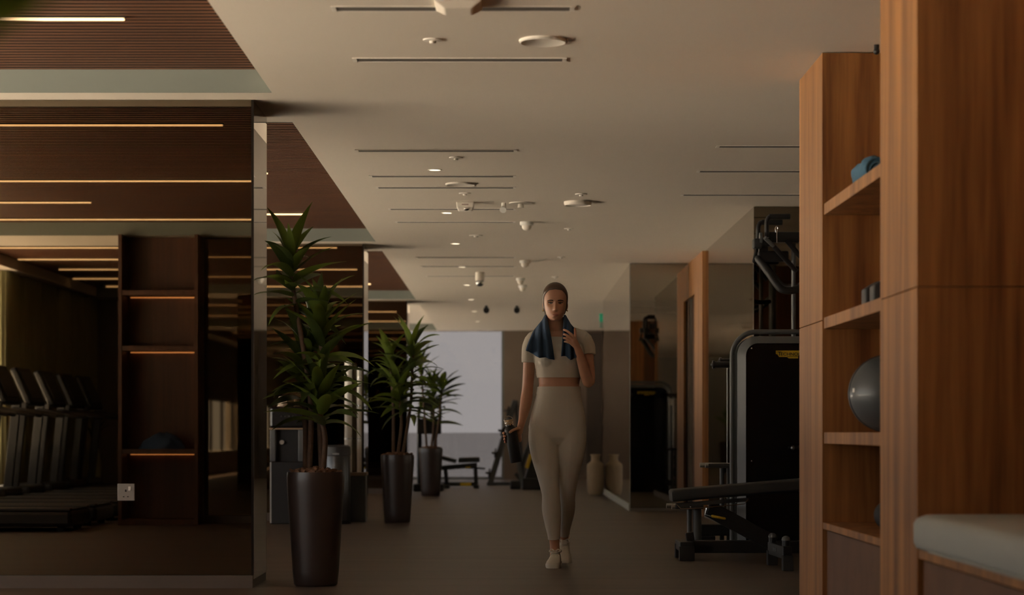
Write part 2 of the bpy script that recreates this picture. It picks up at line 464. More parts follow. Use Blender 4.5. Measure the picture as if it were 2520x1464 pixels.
# things on the shelves
def at_x(px, py, X):
    Y = X * F / (px - VX); return P(px, py, Y)
bl = thing('exercise_ball', (1.615, 8.66, .818), 'dark grey exercise ball on the middle shelf', 'ball')
bb = MB().sphere((1.615, 8.66, .982), .164, 40, 24).build('ball_body', M['ball'], bl, smooth=80)
rp = [(1.615 + .1642*math.sin(a)*.995, 8.66 - .02, .982 + .1642*math.cos(a)*.995) for a in [2*PI*i/48 for i in range(49)]]
MB().tube(rp, .003, 6).build('seam', M['darkgrey'], bb)
MB().obox((1.615 - .150, 8.66 - .058, .995), (.006, .016, .018), Euler((0, 0, .4))).build('valve_mark', M['white'], bb, bevel=.002)

# blue towels on the top shelf: rolls
def towel_roll(c, r, L, label):
    m = MB(); rs = []
    n = 26
    for k in range(9):
        t = k / 8; y = (t - .5) * L
        ring = []
        for j in range(n):
            a = 2*PI*j/n
            q = r * (1 + .07*math.sin(3*a + k) + .05*math.sin(7*a + 2*k)) * (1 - .25*(abs(t-.5)*2)**6)
            ring.append(Vector(c) + Vector((q*math.cos(a), y, max(-r*.96, q*math.sin(a)*.95))))
        rs.append(ring)
    m.rings(rs)
    sp = []
    for k in range(60):
        a = k / 59 * 2*PI*3; rr = r * (.08 + .82*k/59)
        sp.append(Vector(c) + Vector((rr*math.cos(a), -L/2 - .002, rr*math.sin(a)*.95)))
    o = tag(m.build('rolled_towel', M['bluetowel'], smooth=70), label, 'towel', 'blue towels on the top shelf')
    MB().tube(sp, .006, 6).build('roll_edge', M['bluetowel'], o)
    return o
towel_roll((1.560, 8.74, 1.866 + .064), .066, .34, 'blue rolled towel nearest the shelf front on the top shelf')
towel_roll((1.705, 8.74, 1.866 + .064), .066, .34, 'blue rolled towel second from the front on the top shelf')
# small dark box-shaped dumbbell on the second shelf
db = thing('hex_dumbbell', (1.60, 8.72, 1.345), 'dark hexagonal dumbbell on the upper middle shelf', 'dumbbell')
for s in (-1, 1):
    hx = [(1.60 + .068*math.cos(PI/6 + k*PI/3), 1.345 + .059 + .068*math.sin(PI/6 + k*PI/3)) for k in range(6)]
    h = MB().prism([(a, b) for a, b in hx], 8.72 + s*.10 - .045, 8.72 + s*.10 + .045).build('head', M['darkgrey'], db, bevel=.008)
    if s < 0:
        MB().box(1.575, 1.590, 8.5735, 8.576, 1.375, 1.383).box(1.597, 1.604, 8.5735, 8.576, 1.375, 1.383).build('weight_mark', M['white'], h)
MB().tube([(1.60, 8.62, 1.404), (1.60, 8.72, 1.404), (1.60, 8.82, 1.404)], .016, 12).build('grip', M['steel'], db, smooth=40)
# foam roller on the bottom board
fo = thing('foam_roller', (1.605, 8.50, .405), 'short dark foam roller lying on the bottom shelf', 'roller')
MB().lathe([(.030, 0), (.062, 0), (.062, .14), (.030, .14)], 28).build('roller_body', M['rubber'], fo, smooth=40, local=True)
MB().lathe([(.024, -.002), (.031, -.002), (.031, .142), (.024, .142)], 24).build('inner_tube', M['greyframe'], fo, smooth=40, local=True)
for c in fo.children:
    c.rotation_euler = (-PI/2, 0, 0); c.location = (0, -.07, .063)

# ------------------------------------------------------------------ ceiling fittings
def C(px, py):
    Y = yceil(py); return Vector(((px - VX) * Y / F, Y, CEIL))
def slot(py, x0, label, group):
    Y = yceil(py)
    o = thing('slot_diffuser', (x0 + .5, Y, CEIL), label, 'air vent', group)
    MB().box(x0 + .02, x0 + .98, Y - .040, Y + .040, CEIL - .003, CEIL - .0005).build('slot', M['vent'], o)
    MB().box(x0, x0 + .02, Y - .046, Y + .046, CEIL - .005, CEIL - .0005).build('end_cap', M['ventedge'], o)
    MB().box(x0 + .98, x0 + 1, Y - .046, Y + .046, CEIL - .005, CEIL - .0005).build('end_cap', M['ventedge'], o)
    MB().box(x0 + .01, x0 + .99, Y - .047, Y - .040, CEIL - .005, CEIL - .0005).build('rim', M['ventedge'], o)
    MB().box(x0 + .01, x0 + .99, Y + .040, Y + .047, CEIL - .005, CEIL - .0005).build('rim', M['ventedge'], o)
ords = ['nearest', 'second nearest', 'third nearest', 'fourth nearest', 'fifth nearest', 'sixth nearest', 'seventh nearest', 'eighth nearest', 'ninth nearest', 'tenth nearest']
for i, (py, x0) in enumerate([(20, -.726), (146, -.726), (370, -.945), (433, -.945), (461, -.943), (514, -.937), (546, -.937), (633, -.92), (655, -.92), (679, -.92)]):
    slot(py, x0, ords[i] + ' dark linear slot vent along the middle of the ceiling', 'slot vents in the middle of the ceiling')
for i, (py, x0) in enumerate([(360, 1.27), (421, 1.262), (479, 1.27)]):
    slot(py, x0, ords[i] + ' dark linear slot vent at the right of the ceiling beside the shelving', 'slot vents at the right of the ceiling')

def disc(px, py, r, name, label, cat, t=.008, group=None):
    c = C(px, py)
    o = thing(name, c, label, cat, group)
    MB().lathe([(r, -.0005), (r, -t*.6), (r*.93, -t), (r*.88, -t*.8), (0.001, -t*.85)], 36, c).build('cover', M['ventedge'], o, smooth=30)
    return o
disc(1336, 98, .106, 'ceiling_speaker', 'large round flush speaker in the nearest part of the ceiling', 'speaker', .014)
disc(1133, 452, .106, 'ceiling_speaker', 'round flush speaker between two slot vents in mid ceiling', 'speaker', .012)
for px, py, r, lab in [(1065, 97, .045, 'small sprinkler cap left of the large round ceiling speaker'),
                       (1122, 387, .044, 'small sprinkler cap behind the third slot vent'),
                       (1144, 475, .045, 'small sprinkler cap just in front of the hanging emergency light'),
                       (1430, 477, .045, 'small sprinkler cap right of centre, in front of the white disc detector'),
                       (1400, 562, .042, 'small sprinkler cap right of the nearest dome camera'),
                       (1171, 579, .06, 'sprinkler cap left of the dome camera, past the last clear slot vent'),
                       (1381, 632, .04, 'small sprinkler cap right of the second dome camera'),
                       (1366, 681, .04, 'small sprinkler cap above the walking person')]:
    c = C(px, py)
    o = thing('sprinkler_cap', c, lab, 'sprinkler', 'sprinkler caps')
    MB().lathe([(r, -.0005), (r*.95, -.006), (r*.5, -.008), (.001, -.008)], 24, c).build('plate', M['ventedge'], o, smooth=30)
    MB().lathe([(r*.35, -.007), (r*.3, -.018), (.001, -.02)], 14, c).build('tip', M['ventedge'], o, smooth=30)
disc(1422, 496, .105, 'smoke_detector', 'low white disc detector right of centre on the ceiling', 'detector', .03)
# recessed downlights in a row
dist = ['nearest', 'second', 'third', 'fourth', 'fifth', 'sixth', 'seventh', 'eighth']
for i in range(8):
    Y = 13.5 + 2.65*i; c = Vector((-.485, Y, CEIL))
    o = thing('downlight', c, dist[i] + ' lit recessed downlight of the row running down the ceiling', 'downlight', 'recessed downlights')
    MB().lathe([(.048, -.0005), (.048, -.004), (.037, -.004), (.037, -.001)], 24, c, caps=False).build('ring', M['ventedge'], o, smooth=30)
    MB().lathe([(.037, -.0015), (.02, -.002), (.001, -.0022)], 24, c).build('lens', M['downlight'], o)
# projector-like box cut by the top of the frame
c = Vector((-.2, yceil(2), CEIL))
o = thing('ceiling_cassette', c, 'cream boxy detector hanging from the ceiling at the top edge', 'detector')
MB().rings([[(c.x + sx*w, c.y + sy*d, z) for sx, sy in ((-1,-1),(1,-1),(1,1),(-1,1))] for w, d, z in ((.095, .10, CEIL), (.095, .10, CEIL-.02), (.055, .07, CEIL-.045))]).build('housing', M['ceiling'], o, bevel=.006)
MB().box(c.x - .088, c.x - .055, c.y - .104, c.y - .09, CEIL - .022, CEIL - .002).build('lens_window', M['white'], o)
# emergency light box with a lamp head
c = C(1145, 498)
o = thing('emergency_light', c, 'white emergency light box with lamp head hanging from mid ceiling', 'emergency light')
MB().rings([[(c.x + sx*w, c.y + sy*d, z) for sx, sy in ((-1,-1),(1,-1),(1,1),(-1,1))] for w, d, z in ((.068, .05, CEIL), (.064, .05, CEIL-.04), (.050, .035, CEIL-.068))]).build('housing', M['ventedge'], o, bevel=.008)
MB().sphere((c.x + .01, c.y - .045, CEIL - .054), (.022, .02, .013)).build('lamp_head', M['chrome'], o, smooth=60)
MB().box(c.x - .025, c.x + .025, c.y - .0515, c.y - .050, CEIL - .025, CEIL - .016).build('marking', mat('grey_print', (.4, .3, .27), .6), o)
# spot fitting with round base
c = C(1262, 499)
o = thing('spotlight', c, 'small white adjustable spotlight beside the emergency light', 'spotlight')
MB().lathe([(.09, 0), (.09, -.008), (.001, -.01)], 28, c + Vector((.06, 0, 0))).build('base', M['ventedge'], o, smooth=30)
MB().tube([c + Vector((-.07, 0, -.004)), c + Vector((-.07, -.01, -.035)), c + Vector((-.075, -.05, -.06))], [.018, .018, .026], 14).build('lamp_head', M['white'], o, smooth=40)
MB().tube([c + Vector((.06, 0, -.008)), c + Vector((.06, 0, -.04))], [.02, .026], 14).build('sensor', M['ventedge'], o, smooth=40)
# dome cameras
for px, py, r, lab in [(1296, 546, .056, 'nearest white dome camera on the ceiling, above the walking person'),
                       (1292, 641, .056, 'second white dome camera on the ceiling, above the walking person'),
                       (1281, 684, .05, 'third white dome camera on the ceiling, left of the person\'s head'),
                       (1286, 702, .05, 'farthest white dome camera on the ceiling, left of the person\'s head')]:
    c = C(px, py)
    o = thing('dome_camera', c, lab, 'camera', 'dome cameras')
    MB().lathe([(r, 0), (r, -.022), (r*.9, -.03), (.001, -.03)], 24, c).build('base', M['white'], o, smooth=30)
    MB().lathe([(r*.72, -.028), (r*.68, -.05), (r*.45, -.068), (.001, -.076)], 24, c).build('dome', M['ventedge'], o, smooth=60)
# hanging detector farther back
c = C(1181, 670)
o = thing('hanging_sensor', c, 'small grey pendant sensor hanging left of the dome cameras', 'sensor')
MB().tube([c, c - Vector((0, 0, .09))], .05, 16).build('stem', M['ventedge'], o, smooth=40)
MB().sphere(c - Vector((0, 0, .11)), .045).build('head', M['steel'], o, smooth=60)
for px, lab in ((1197, 'left of the two dark spotlights far down the ceiling'), (1272, 'right of the two dark spotlights far down the ceiling')):
    c = C(px, 752)
    o = thing('track_spotlight', c, lab, 'spotlight', 'far dark spotlights')
    MB().tube([c, c - Vector((0, 0, .05))], .02, 10).build('stem', M['black'], o)
    MB().tube([c - Vector((0, -.04, .05)), c - Vector((0, .05, .07))], .042, 12).build('lamp_head', M['black'], o, smooth=40)
# bracket beside the shelving top
c = Vector((1.658, 9.14, CEIL))
o = thing('ceiling_bracket', c, 'small black bracket under the ceiling above the shelving', 'bracket')
MB().tube([c, c - Vector((0, 0, .03))], .012, 10).build('stem', M['black'], o)
MB().sphere(c - Vector((0, 0, .03)), .015).build('tip', M['black'], o)

# linear lamps between the slats
lamp_rows = []
for k, bay in enumerate((-1, 0, 1, 2)):
    for j, (dy, xe) in enumerate(((9.08, -1.71), (7.70, -3.75), (6.35, -1.71), (4.95, -3.35), (3.64, -1.71))):
        Y = dy + BAY*bay
        if k == 2 and j in (1, 3): continue
        if k == 3 and j in (1, 3): continue
        wh = ['in the bay behind the viewer', 'in the slatted ceiling before the first left pier', 'in the slatted ceiling behind the first left pier', 'in the slatted ceiling behind the second left pier'][k]
        o = thing('linear_lamp', (xe - 1, Y, SZ), ['farthest', 'fourth', 'middle', 'second', 'nearest'][j] + ' glowing linear lamp ' + wh, 'lamp', 'linear lamps in the slats')
        x0 = max(xe - 3.4, CX0 + .05)
        MB().box(x0, xe, Y - .016, Y + .016, SZ - .008, SZ + .012).build('housing', M['black'], o)
        MB().box(x0 + .004, xe - .004, Y - .013, Y + .013, SZ - .018, SZ - .008).build('diffuser', M['lamp'], o, bevel=.004)

# ------------------------------------------------------------------ plants
def leaf_mesh(seed, curve=None):
    r = random.Random(seed); n = 8; vs = []; fs = []
    curve = curve or r.uniform(.2, .75); tw = r.uniform(-.5, .5)
    x = z = 0; ang = .25
    for i in range(n + 1):
        t = i / n
        w = .105 * (math.sin(PI * min(1, t*.93 + .07)**.75))**.85 * (1 - .15*t) if t < 1 else .002
        if t < .12: w *= .45 + 4.5*t
        a = tw * t; fold = .35
        for sgn in (-1, 0, 1):
            yy = sgn * w * math.cos(a); zz = abs(sgn) * w * fold + sgn * w * math.sin(a)
            vs.append((x - zz*math.sin(ang), yy, z + zz*math.cos(ang)))
        x += math.cos(ang)/n; z += math.sin(ang)/n; ang -= curve*1.6/n
    for i in range(n):
        for j in range(2):
            fs.append((i*3+j, i*3+j+1, i*3+j+4, i*3+j+3))
    me = bpy.data.meshes.new('leaf'); me.from_pydata(vs, [], fs)
    me.polygons.foreach_set('use_smooth', [True]*len(me.polygons))
    me.materials.append(M['leaf'] if r.random() < .6 else M['leafdark'])
    return me
LEAVES = [leaf_mesh(i) for i in range(9)]
def in_pier(q):
    return (q.x < PX1 + .03 and any(y - .03 < q.y < y + .63 for y in piers)) or (q.x < -1.24 and 18.3 < q.y < 18.75)
def add_leaf(root, p, az, el, L, wd=1.0, roll=0, me=None):
    for _ in range(14):
        dv = Vector((math.cos(az)*math.cos(el), math.sin(az)*math.cos(el), 0)) * L
        if not any(in_pier(Vector(p) + dv*t) for t in (.3, .5, .7, .85, 1.05)): break
        az += .35
    o = bpy.data.objects.new('leaf', me or R.choice(LEAVES)); COL.objects.link(o); o.parent = root
    m = Matrix.Rotation(az, 4, 'Z') @ Matrix.Rotation(-el, 4, 'Y') @ Matrix.Rotation(roll, 4, 'X') @ Matrix.Diagonal((L, L*wd, L, 1))
    o.matrix_local = Matrix.Translation(Vector(p) - off(root)) @ m
def cane(root, pts, r0=.016, r1=.011):
    q = catmull(pts, 5)
    MB().tube(q, [r0 + (r1-r0)*i/(len(q)-1) for i in range(len(q))], 10).build('cane', M['cane'], root, smooth=50)
    return q
def tuft(root, pts, n, L, el0=-.1, el1=1.25, az0=0, wd=1.0):
    q = [Vector(p) for p in pts]
    for i in range(n):
        t = (i + .5) / n; k = t*(len(q)-1); a = int(min(k, len(q)-2)); p = q[a].lerp(q[a+1], k-a)
        az = az0 + i * 2.39996 + R.uniform(-.3, .3)
        add_leaf(root, p, az, el0 + (el1-el0)*t**1.3 + R.uniform(-.15, .2), L*R.uniform(.8, 1.12)*(1 - .15*t), wd, R.uniform(-.4, .4))
def planter(root, c, rb, rt, h):
    c = Vector(c)
    MB().lathe([(.001, 0), (rb*.92, 0), (rb, .008), (rb*1.06, h*.12), (rt*.9, h*.52), (rt*.985, h*.86), (rt, h*.95), (rt*.985, h), (rt*.90, h), (rt*.88, h-.04), (.001, h-.04)], 48, c, caps=False).build('pot', M['pot'], root, smooth=60)
    MB().lathe([(rt*.895, h-.045), (rt*.87, h-.02), (rt*.4, h+.004), (.001, h+.006)], 32, c).build('soil', M['bark'], root, smooth=40)
    m = MB()
    for k in range(110):
        a = R.uniform(0, 2*PI); q = rt*.84*math.sqrt(R.random())
        z = h - .012 + .024*(1 - q/rt) + R.uniform(0, .012)
        m.obox(c + Vector((q*math.cos(a), q*math.sin(a), z)), (R.uniform(.02, .05), R.uniform(.012, .028), R.uniform(.008, .016)), Euler((R.uniform(-.6, .6), R.uniform(-.6, .6), R.uniform(0, 6))))
    tag(m.build('bark_chips', M['bark'], root), kind='stuff')

def px3(x, y, Y, dy=0): return P(x, y, Y + dy)
# plant in front
Yp = 10.85
c = Vector((P(777, 1440, Yp).x, Yp, 0))
p1 = thing('potted_dracaena', c, 'tall leafy dracaena in a glossy brown planter, nearest the first mirror', 'plant', 'dracaenas in brown planters')
planter(p1, c, .116, .154, .605)
qa = cane(p1, [c + Vector((-.035, .0, .58)), px3(765, 1000, Yp, .02), px3(745, 850, Yp), px3(722, 715, Yp), px3(712, 632, Yp)])
tuft(p1, qa[-8:], 24, .36, -.30, 1.15, .6, 1.05)
qb = cane(p1, [c + Vector((.03, .03, .58)), px3(785, 980, Yp, .05), px3(790, 870, Yp, .04), px3(788, 770, Yp)])
tuft(p1, qb[-11:], 46, .35, -.15, 1.15, 1.1, 1.02)
qc = cane(p1, [c + Vector((.04, -.05, .58)), px3(800, 1080, Yp, -.06), px3(788, 1020, Yp, -.05), px3(786, 960, Yp, -.03)])
tuft(p1, qc[-9:], 28, .34, .0, 1.15, 2.0, 1.02)
qd = cane(p1, [c + Vector((-.06, .04, .58)), px3(752, 1060, Yp, .08), px3(745, 940, Yp, .08), px3(760, 850, Yp, .05)])
tuft(p1, qd[-8:], 26, .33, -.1, 1.1, 3.0, 1.02)
# second plant
Yp = 18.4
c = Vector((P(978, 1284, Yp).x, Yp, 0))
p2 = thing('potted_dracaena', c, 'dracaena in a brown planter standing by the second left pier', 'plant', 'dracaenas in brown planters')
planter(p2, c, .115, .152, .61)
q = cane(p2, [c + Vector((0, 0, .58)), px3(988, 1040, Yp), px3(983, 985, Yp), px3(978, 940, Yp)])
tuft(p2, q[-9:], 24, .42, .0, 1.15, .4)
q = cane(p2, [c + Vector((.04, .04, .58)), px3(1010, 1000, Yp, .05), px3(1015, 900, Yp, .05), px3(1016, 850, Yp)])
tuft(p2, q[-12:], 36, .40, -.25, 1.0, 1.4)
q = cane(p2, [c + Vector((-.04, .05, .58)), px3(968, 1000, Yp, .1), px3(962, 920, Yp, .1), px3(958, 880, Yp, .1)])
tuft(p2, q[-8:], 20, .38, -.1, 1.0, 2.4)
# third plant
Yp = 26.0
c = Vector((P(1060, 1220, Yp).x, Yp, 0))
p3 = thing('potted_dracaena', c, 'farthest dracaena in a brown planter, silhouetted against the bright window', 'plant', 'dracaenas in brown planters')
planter(p3, c, .118, .154, .61)
q = cane(p3, [c + Vector((0, 0, .58)), px3(1066, 1060, Yp), px3(1068, 990, Yp), px3(1066, 940, Yp)])
tuft(p3, q[-10:], 26, .40, .0, 1.1, .4)
q = cane(p3, [c + Vector((.04, 0, .58)), px3(1078, 1050, Yp), px3(1086, 980, Yp), px3(1088, 945, Yp)])
tuft(p3, q[-8:], 22, .36, -.1, 1.0, 1.1)
q = cane(p3, [c + Vector((-.05, 0, .58)), px3(1046, 1040, Yp), px3(1040, 960, Yp), px3(1034, 890, Yp)])
tuft(p3, q[-8:], 22, .38, -.1, 1.0, 1.9)
# plant right beside the viewer: only blurred leaves reach the corner of the frame
c = Vector((-.575, 1.35, 0))
p0 = thing('potted_dracaena', c, 'blurred dracaena leaves close to the viewer in the top left corner', 'plant', 'dracaenas in brown planters')
planter(p0, c, .115, .152, .61)
q = cane(p0, [c + Vector((0, 0, .58)), c + Vector((.02, 0, .9)), c + Vector((.03, 0, 1.22))])
tuft(p0, q[-5:], 12, .20, .5, 1.3, 1.6)
straight = leaf_mesh(3, .2)
add_leaf(p0, c + Vector((.03, 0, .975)), -.02, .42, .31, 1.3, 0, straight)
add_leaf(p0, c + Vector((.03, -.05, .955)), -.05, .52, .31, 1.3, .3, straight)
add_leaf(p0, c + Vector((.01, .06, .955)), .05, .50, .32, 1.2, -.3, straight)


# ------------------------------------------------------------------ weight tower
def text_mesh(body, size, depth=.001, bold=True):
    cu = bpy.data.curves.new('text', 'FONT'); cu.body = body; cu.size = size; cu.extrude = depth
    cu.align_x = 'LEFT'
    if bold: cu.offset = size * .012
    o = bpy.data.objects.new('text', cu); COL.objects.link(o)
    dg = bpy.context.evaluated_depsgraph_get()
    me = bpy.data.meshes.new_from_object(o.evaluated_get(dg))
    bpy.data.objects.remove(o)
    return me
TY = 13.78
def arch(ins, x0=1.515, x1=2.30, top=1.520, r=.185, n=10):
    x0 += ins; x1 -= ins; top -= ins; r = max(r - ins, .03)
    pts = [(x0, .0)]
    for k in range(n + 1):
        a = PI - k/n*PI/2; pts.append((x0 + r + r*math.cos(a), top - r + r*math.sin(a)))
    for k in range(n + 1):
        a = PI/2 - k/n*PI/2; pts.append((x1 - r + r*math.cos(a), top - r + r*math.sin(a)))
    pts.append((x1, .0)); return pts
wt = thing('weight_tower', (1.9, TY + .3, 0), 'black weight tower with rounded grey frame and yellow badge behind the bench', 'weight machine')
MB().prism(arch(.10), TY + .02, TY + .36).build('shroud', M['blackgloss'], wt, smooth=30, bevel=.006)
for yy in (TY + .01, TY + .37):
    a, b = arch(.050), arch(.100)
    m = MB(); n = len(a)
    sg = 1 if yy < TY + .1 else -1
    vs = [(p[0], yy + sg*.055, p[1]) for p in a] + [(p[0], yy - sg*.005, p[1]) for p in b] + [(p[0], yy + sg*.09, p[1]) for p in a] + [(p[0], yy + sg*.09, p[1]) for p in b]
    fs = []
    for i in range(n - 1):
        fs += [(i, i+1, n+i+1, n+i), (2*n+i, 3*n+i, 3*n+i+1, 2*n+i+1), (i, 2*n+i, 2*n+i+1, i+1), (n+i, n+i+1, 3*n+i+1, 3*n+i)]
    fs += [(0, n, 3*n, 2*n), (n-1, 3*n-1, 4*n-1, 2*n-1)]
    fs[-1] = (n-1, 2*n-1, 4*n-1, 3*n-1)
    m.add(vs, fs); m.build('frame_band', M['greyframe'], wt, smooth=30)
    if yy < TY + .1:
        MB().tube([(p[0], yy + .10, p[1]) for p in arch(.018)], .017, 12).build('frame_tube', M['greyframe'], wt, smooth=40)
MB().box(1.985, 1.990, TY + .017, TY + .021, .12, 1.22).build('panel_seam', M['darkgrey'], wt)
for x, z in ((1.655, 1.385), (1.655, .62)):
    MB().sphere((x, TY + .018, z), .007, 10, 6).build('bolt', M['chrome'], wt, smooth=60)
for x, z in ((1.975, .71), (2.06, .70)):
    hb = MB().tube([(x - .045, TY - .03, z), (x + .05, TY - .03, z)], .014, 12).build('pin_handle', M['black'], wt, smooth=40)
    MB().sphere((x - .047, TY - .03, z), .017, 12, 8).build('handle_cap', M['steel'], hb, smooth=60)
    MB().tube([(x + .03, TY - .03, z), (x + .03, TY + .02, z)], .009, 10).build('pin_stem', M['steel'], hb)
def badge(x0, z1, yy, sgn, parent):
    """sgn -1 faces the viewer, +1 faces away"""
    w, h = .245, .054
    poly = [(0, 0), (w, 0), (w, -h*.62), (w*.62, -h*.62), (w*.62, -h*.98), (w*.36, -h*.98), (w*.31, -h*.80), (w*.09, -h*.80), (w*.05, -h*.5), (0, -h*.42)]
    poly = [(x0 - sgn*a if sgn < 0 else x0 - a, z1 + b) for a, b in poly]
    b = MB().prism(poly, yy, yy + sgn*.004).build('badge', M['yellow'], parent)
    for k, (txt, size, dx, dz) in enumerate((('T', .038, .012, -.034), ('ECHNOGYM', .030, .032, -.034))):
        me = text_mesh(txt, size); me.materials.append(M['black'])
        o = bpy.data.objects.new('lettering', me); COL.objects.link(o); o.parent = b
        o.location = Vector((x0 + (dx if sgn < 0 else -dx), yy + sgn*.0055, z1 + dz)) - off(b)
        o.rotation_euler = (PI/2, 0, 0 if sgn < 0 else PI); o.scale.x = 1.12
    u = MB().box(min(x0 - sgn*.075, x0 - sgn*.19), max(x0 - sgn*.075, x0 - sgn*.19), yy + sgn*.004 - .001, yy + sgn*.004 + .001, z1 - .0415, z1 - .0385)
    u.build('underline', M['black'], b)
badge(1.819, 1.370, TY + .018, -1, wt)
badge(2.02, 1.370, TY + .362, 1, wt)

# ------------------------------------------------------------------ cable machine with foot plates
cm = thing('cable_machine', (1.45, 14.2, 0), 'grey and black cable machine with foot plates between bench and doorway', 'cable machine')
MB().box(1.36, 1.68, 14.34, 14.48, .085, .165).build('base_beam', M['black'], cm, bevel=.008)
MB().box(1.34, 1.46, 14.30, 14.56, 0, .084).build('foot', M['black'], cm, bevel=.006)
for k, (x0, x1, Y, z, xs) in enumerate(((1.095, 1.32, 13.74, .298, ((1.232, .016), (1.285, .030))), (1.388, 1.61, 14.42, .566, ((1.525, .016), (1.570, .013))))):
    pl = MB().box(x0 + .03, x1, Y - .05, Y + .22, z, z + .028).build('foot_plate', M['darkgrey'], cm, bevel=.006)
    for yy, xx in ((Y - .03, x0 + .03), (Y + .17, x0 + .01)):
        MB().tube([(xx - .02, yy, z + .014), (xx + .18, yy, z + .014)], .017, 12).build('edge_bar', M['steel'], pl, smooth=40)
    for xx, r in xs:
        MB().tube([(xx, Y + .06, 0.0), (xx, Y + .06, z)], r, 16).build('post', M['greyframe'], cm, smooth=40)
MB().tube([(1.556, 14.42, .59), (1.556, 14.42, 1.30)], .0035, 6).build('cable', M['steel'], cm)
for dx, Y, z in ((0.015, 14.36, 1.293), (.075, 14.46, 1.318)):
    MB().capsule([(1.44 + dx, Y, z), (1.60 + dx, Y, z)], .022, 14).build('grip', M['black'], cm, smooth=50)
    MB().tube([(1.43 + dx, Y, z), (1.445 + dx, Y, z)], .030, 14).build('grip_end', M['black'], cm, smooth=40)
MB().box(1.566, 1.600, 14.33, 14.34, 1.18, 1.26).build('instruction_tag', M['white'], cm, bevel=.002)
MB().tube([(1.635, 14.42, .0), (1.635, 14.42, 1.37)], .02, 14).build('post', M['greyframe'], cm, smooth=40)

# ------------------------------------------------------------------ pull-up station
UY = 14.75
def U(x, y, dy=0): return P(x, y, UY + dy)
pu = thing('pull_up_station', (2.08, UY, 0), 'black pull-up station with bent handles above the weight tower', 'pull-up bars')
MB().tube([(U(1953, 600).x, UY, 0), U(1953, 600)], .016, 14).build('post', M['greyframe'], pu, smooth=40)
MB().tube([(U(1985, 600).x, UY, 0), U(1985, 600)], .03, 14).build('post', M['greyframe'], pu, smooth=40)
MB().box(U(1940, 0).x, U(2000, 0).x, UY - .25, UY + .25, 0, .06).build('base', M['black'], pu, bevel=.006)
MB().box(U(1890, 0).x, U(2000, 0).x, UY - .05, UY + .05, U(0, 597).z, U(0, 572).z).build('cross_beam', M['black'], pu, bevel=.006)
MB().box(U(1850, 0).x, U(1871, 0).x, UY - .12, UY - .02, U(0, 614).z, U(0, 590).z).build('end_pad', M['pad'], pu, bevel=.01)
MB().box(U(1864, 0).x, U(1895, 0).x, UY - .10, UY - .02, U(0, 608).z, U(0, 588).z).build('bracket', M['black'], pu, bevel=.006)
MB().box(U(1866, 0).x, U(1940, 0).x, UY - .02, UY + .05, U(0, 644).z, U(0, 618).z).build('lower_beam', M['black'], pu, bevel=.01)
MB().box(U(1868, 0).x, U(1890, 0).x, UY - .01, UY + .04, U(0, 622).z, U(0, 594).z).build('link', M['black'], pu)
for pts, dy in (([(1887, 584), (1887, 548), (1891, 537), (1899, 533), (1944, 533)], -.09), ([(1865, 596), (1866, 562), (1869, 552), (1877, 547), (1925, 547)], .05)):
    q = [U(x, y, dy) for x, y in pts]
    h = MB().tube(catmull(q, 4), .0165, 12).build('pull_handle', M['black'], pu, smooth=40)
    MB().tube([q[-1] - Vector((.15, 0, 0)), q[-1]], .020, 12).build('rubber_grip', M['rubber'], h, smooth=40)
MB().tube([U(1869, 586, -.1), U(1875, 586, -.1)], .040, 20).build('pivot_disc', M['greyframe'], pu, smooth=30)
MB().tube([U(1882, 585, -.15), U(1903, 605, -.1)], .014, 12).build('peg', M['greyframe'], pu, smooth=40)
MB().tube([U(1904, 606, -.1), U(1960, 668, -.05)], .018, 12).build('brace', M['black'], pu, smooth=40)
MB().tube([U(1937, 593, -.08), U(1975, 638, -.05)], .018, 12).build('brace', M['black'], pu, smooth=40)
MB().capsule(catmull([U(1866, 637, -.12), U(1892, 672, -.15), U(1915, 704, -.17), U(1933, 715, -.17), U(1962, 711, -.15), U(1985, 690, -.05)], 4), .027, 12).build('padded_loop', M['pad'], pu, smooth=50)
MB().capsule(catmull([U(1872, 634, .02), U(1898, 668, .05), U(1921, 698, .06), U(1940, 705, .05), U(1985, 700, .0)], 4), .019, 12).build('padded_loop', M['pad'], pu, smooth=50)
MB().capsule([U(1855, 643, -.1), U(1862, 614, -.08)], .012, 12).build('side_grip', M['rubber'], pu, smooth=40)
MB().tube(catmull([U(1909, 572, -.1), U(1908, 562, -.1), U(1911, 557, -.1), U(1914, 562, -.1), U(1912, 572, -.1), U(1912, 598, -.1)], 4), .003, 8).build('carabiner', M['chrome'], pu)

# ------------------------------------------------------------------ adjustable bench
BY = 12.95
def B(x, y, dy=0): return P(x, y, BY + dy)
be = thing('adjustable_bench', (1.5, BY + .15, 0), 'black adjustable bench with yellow lever in front of the weight tower', 'bench')
def pad_mesh(pa, pb, th, y0, y1, r=.02):
    pa, pb = Vector(pa), Vector(pb); d = (pb - pa); L = d.length; d.normalize(); u = Vector((-d.z, 0, d.x))
    m = MB(); rs = []
    for t in (0, .3, 1, 2, 3, 3.7, 4):
        pass
    for yy, ins in ((y0, .012), (y0 + .006, .004), (y0 + .02, 0), (y1 - .02, 0), (y1 - .006, .004), (y1, .012)):
        ring = []
        for (a, b) in ((ins, -th + ins), (L - ins, -th + ins), (L, -th + ins + .012), (L, -ins - .012), (L - ins - .012, -ins), (ins + .012, -ins), (0, -ins - .012), (0, -th + ins + .012)):
            v = pa + d*a + u*b; ring.append((v.x, yy, v.z))
        rs.append(ring)
    return m.rings(rs)
pad_mesh(B(1653, 1206), B(2075, 1171), .076, BY, BY + .28).build('back_pad', M['pad'], be, smooth=35, bevel=.004)
MB().bar(B(1663, 1243, .06), B(1843, 1229, .06), .012, .026).build('hinge_plate', M['darkgrey'], be, bevel=.003)
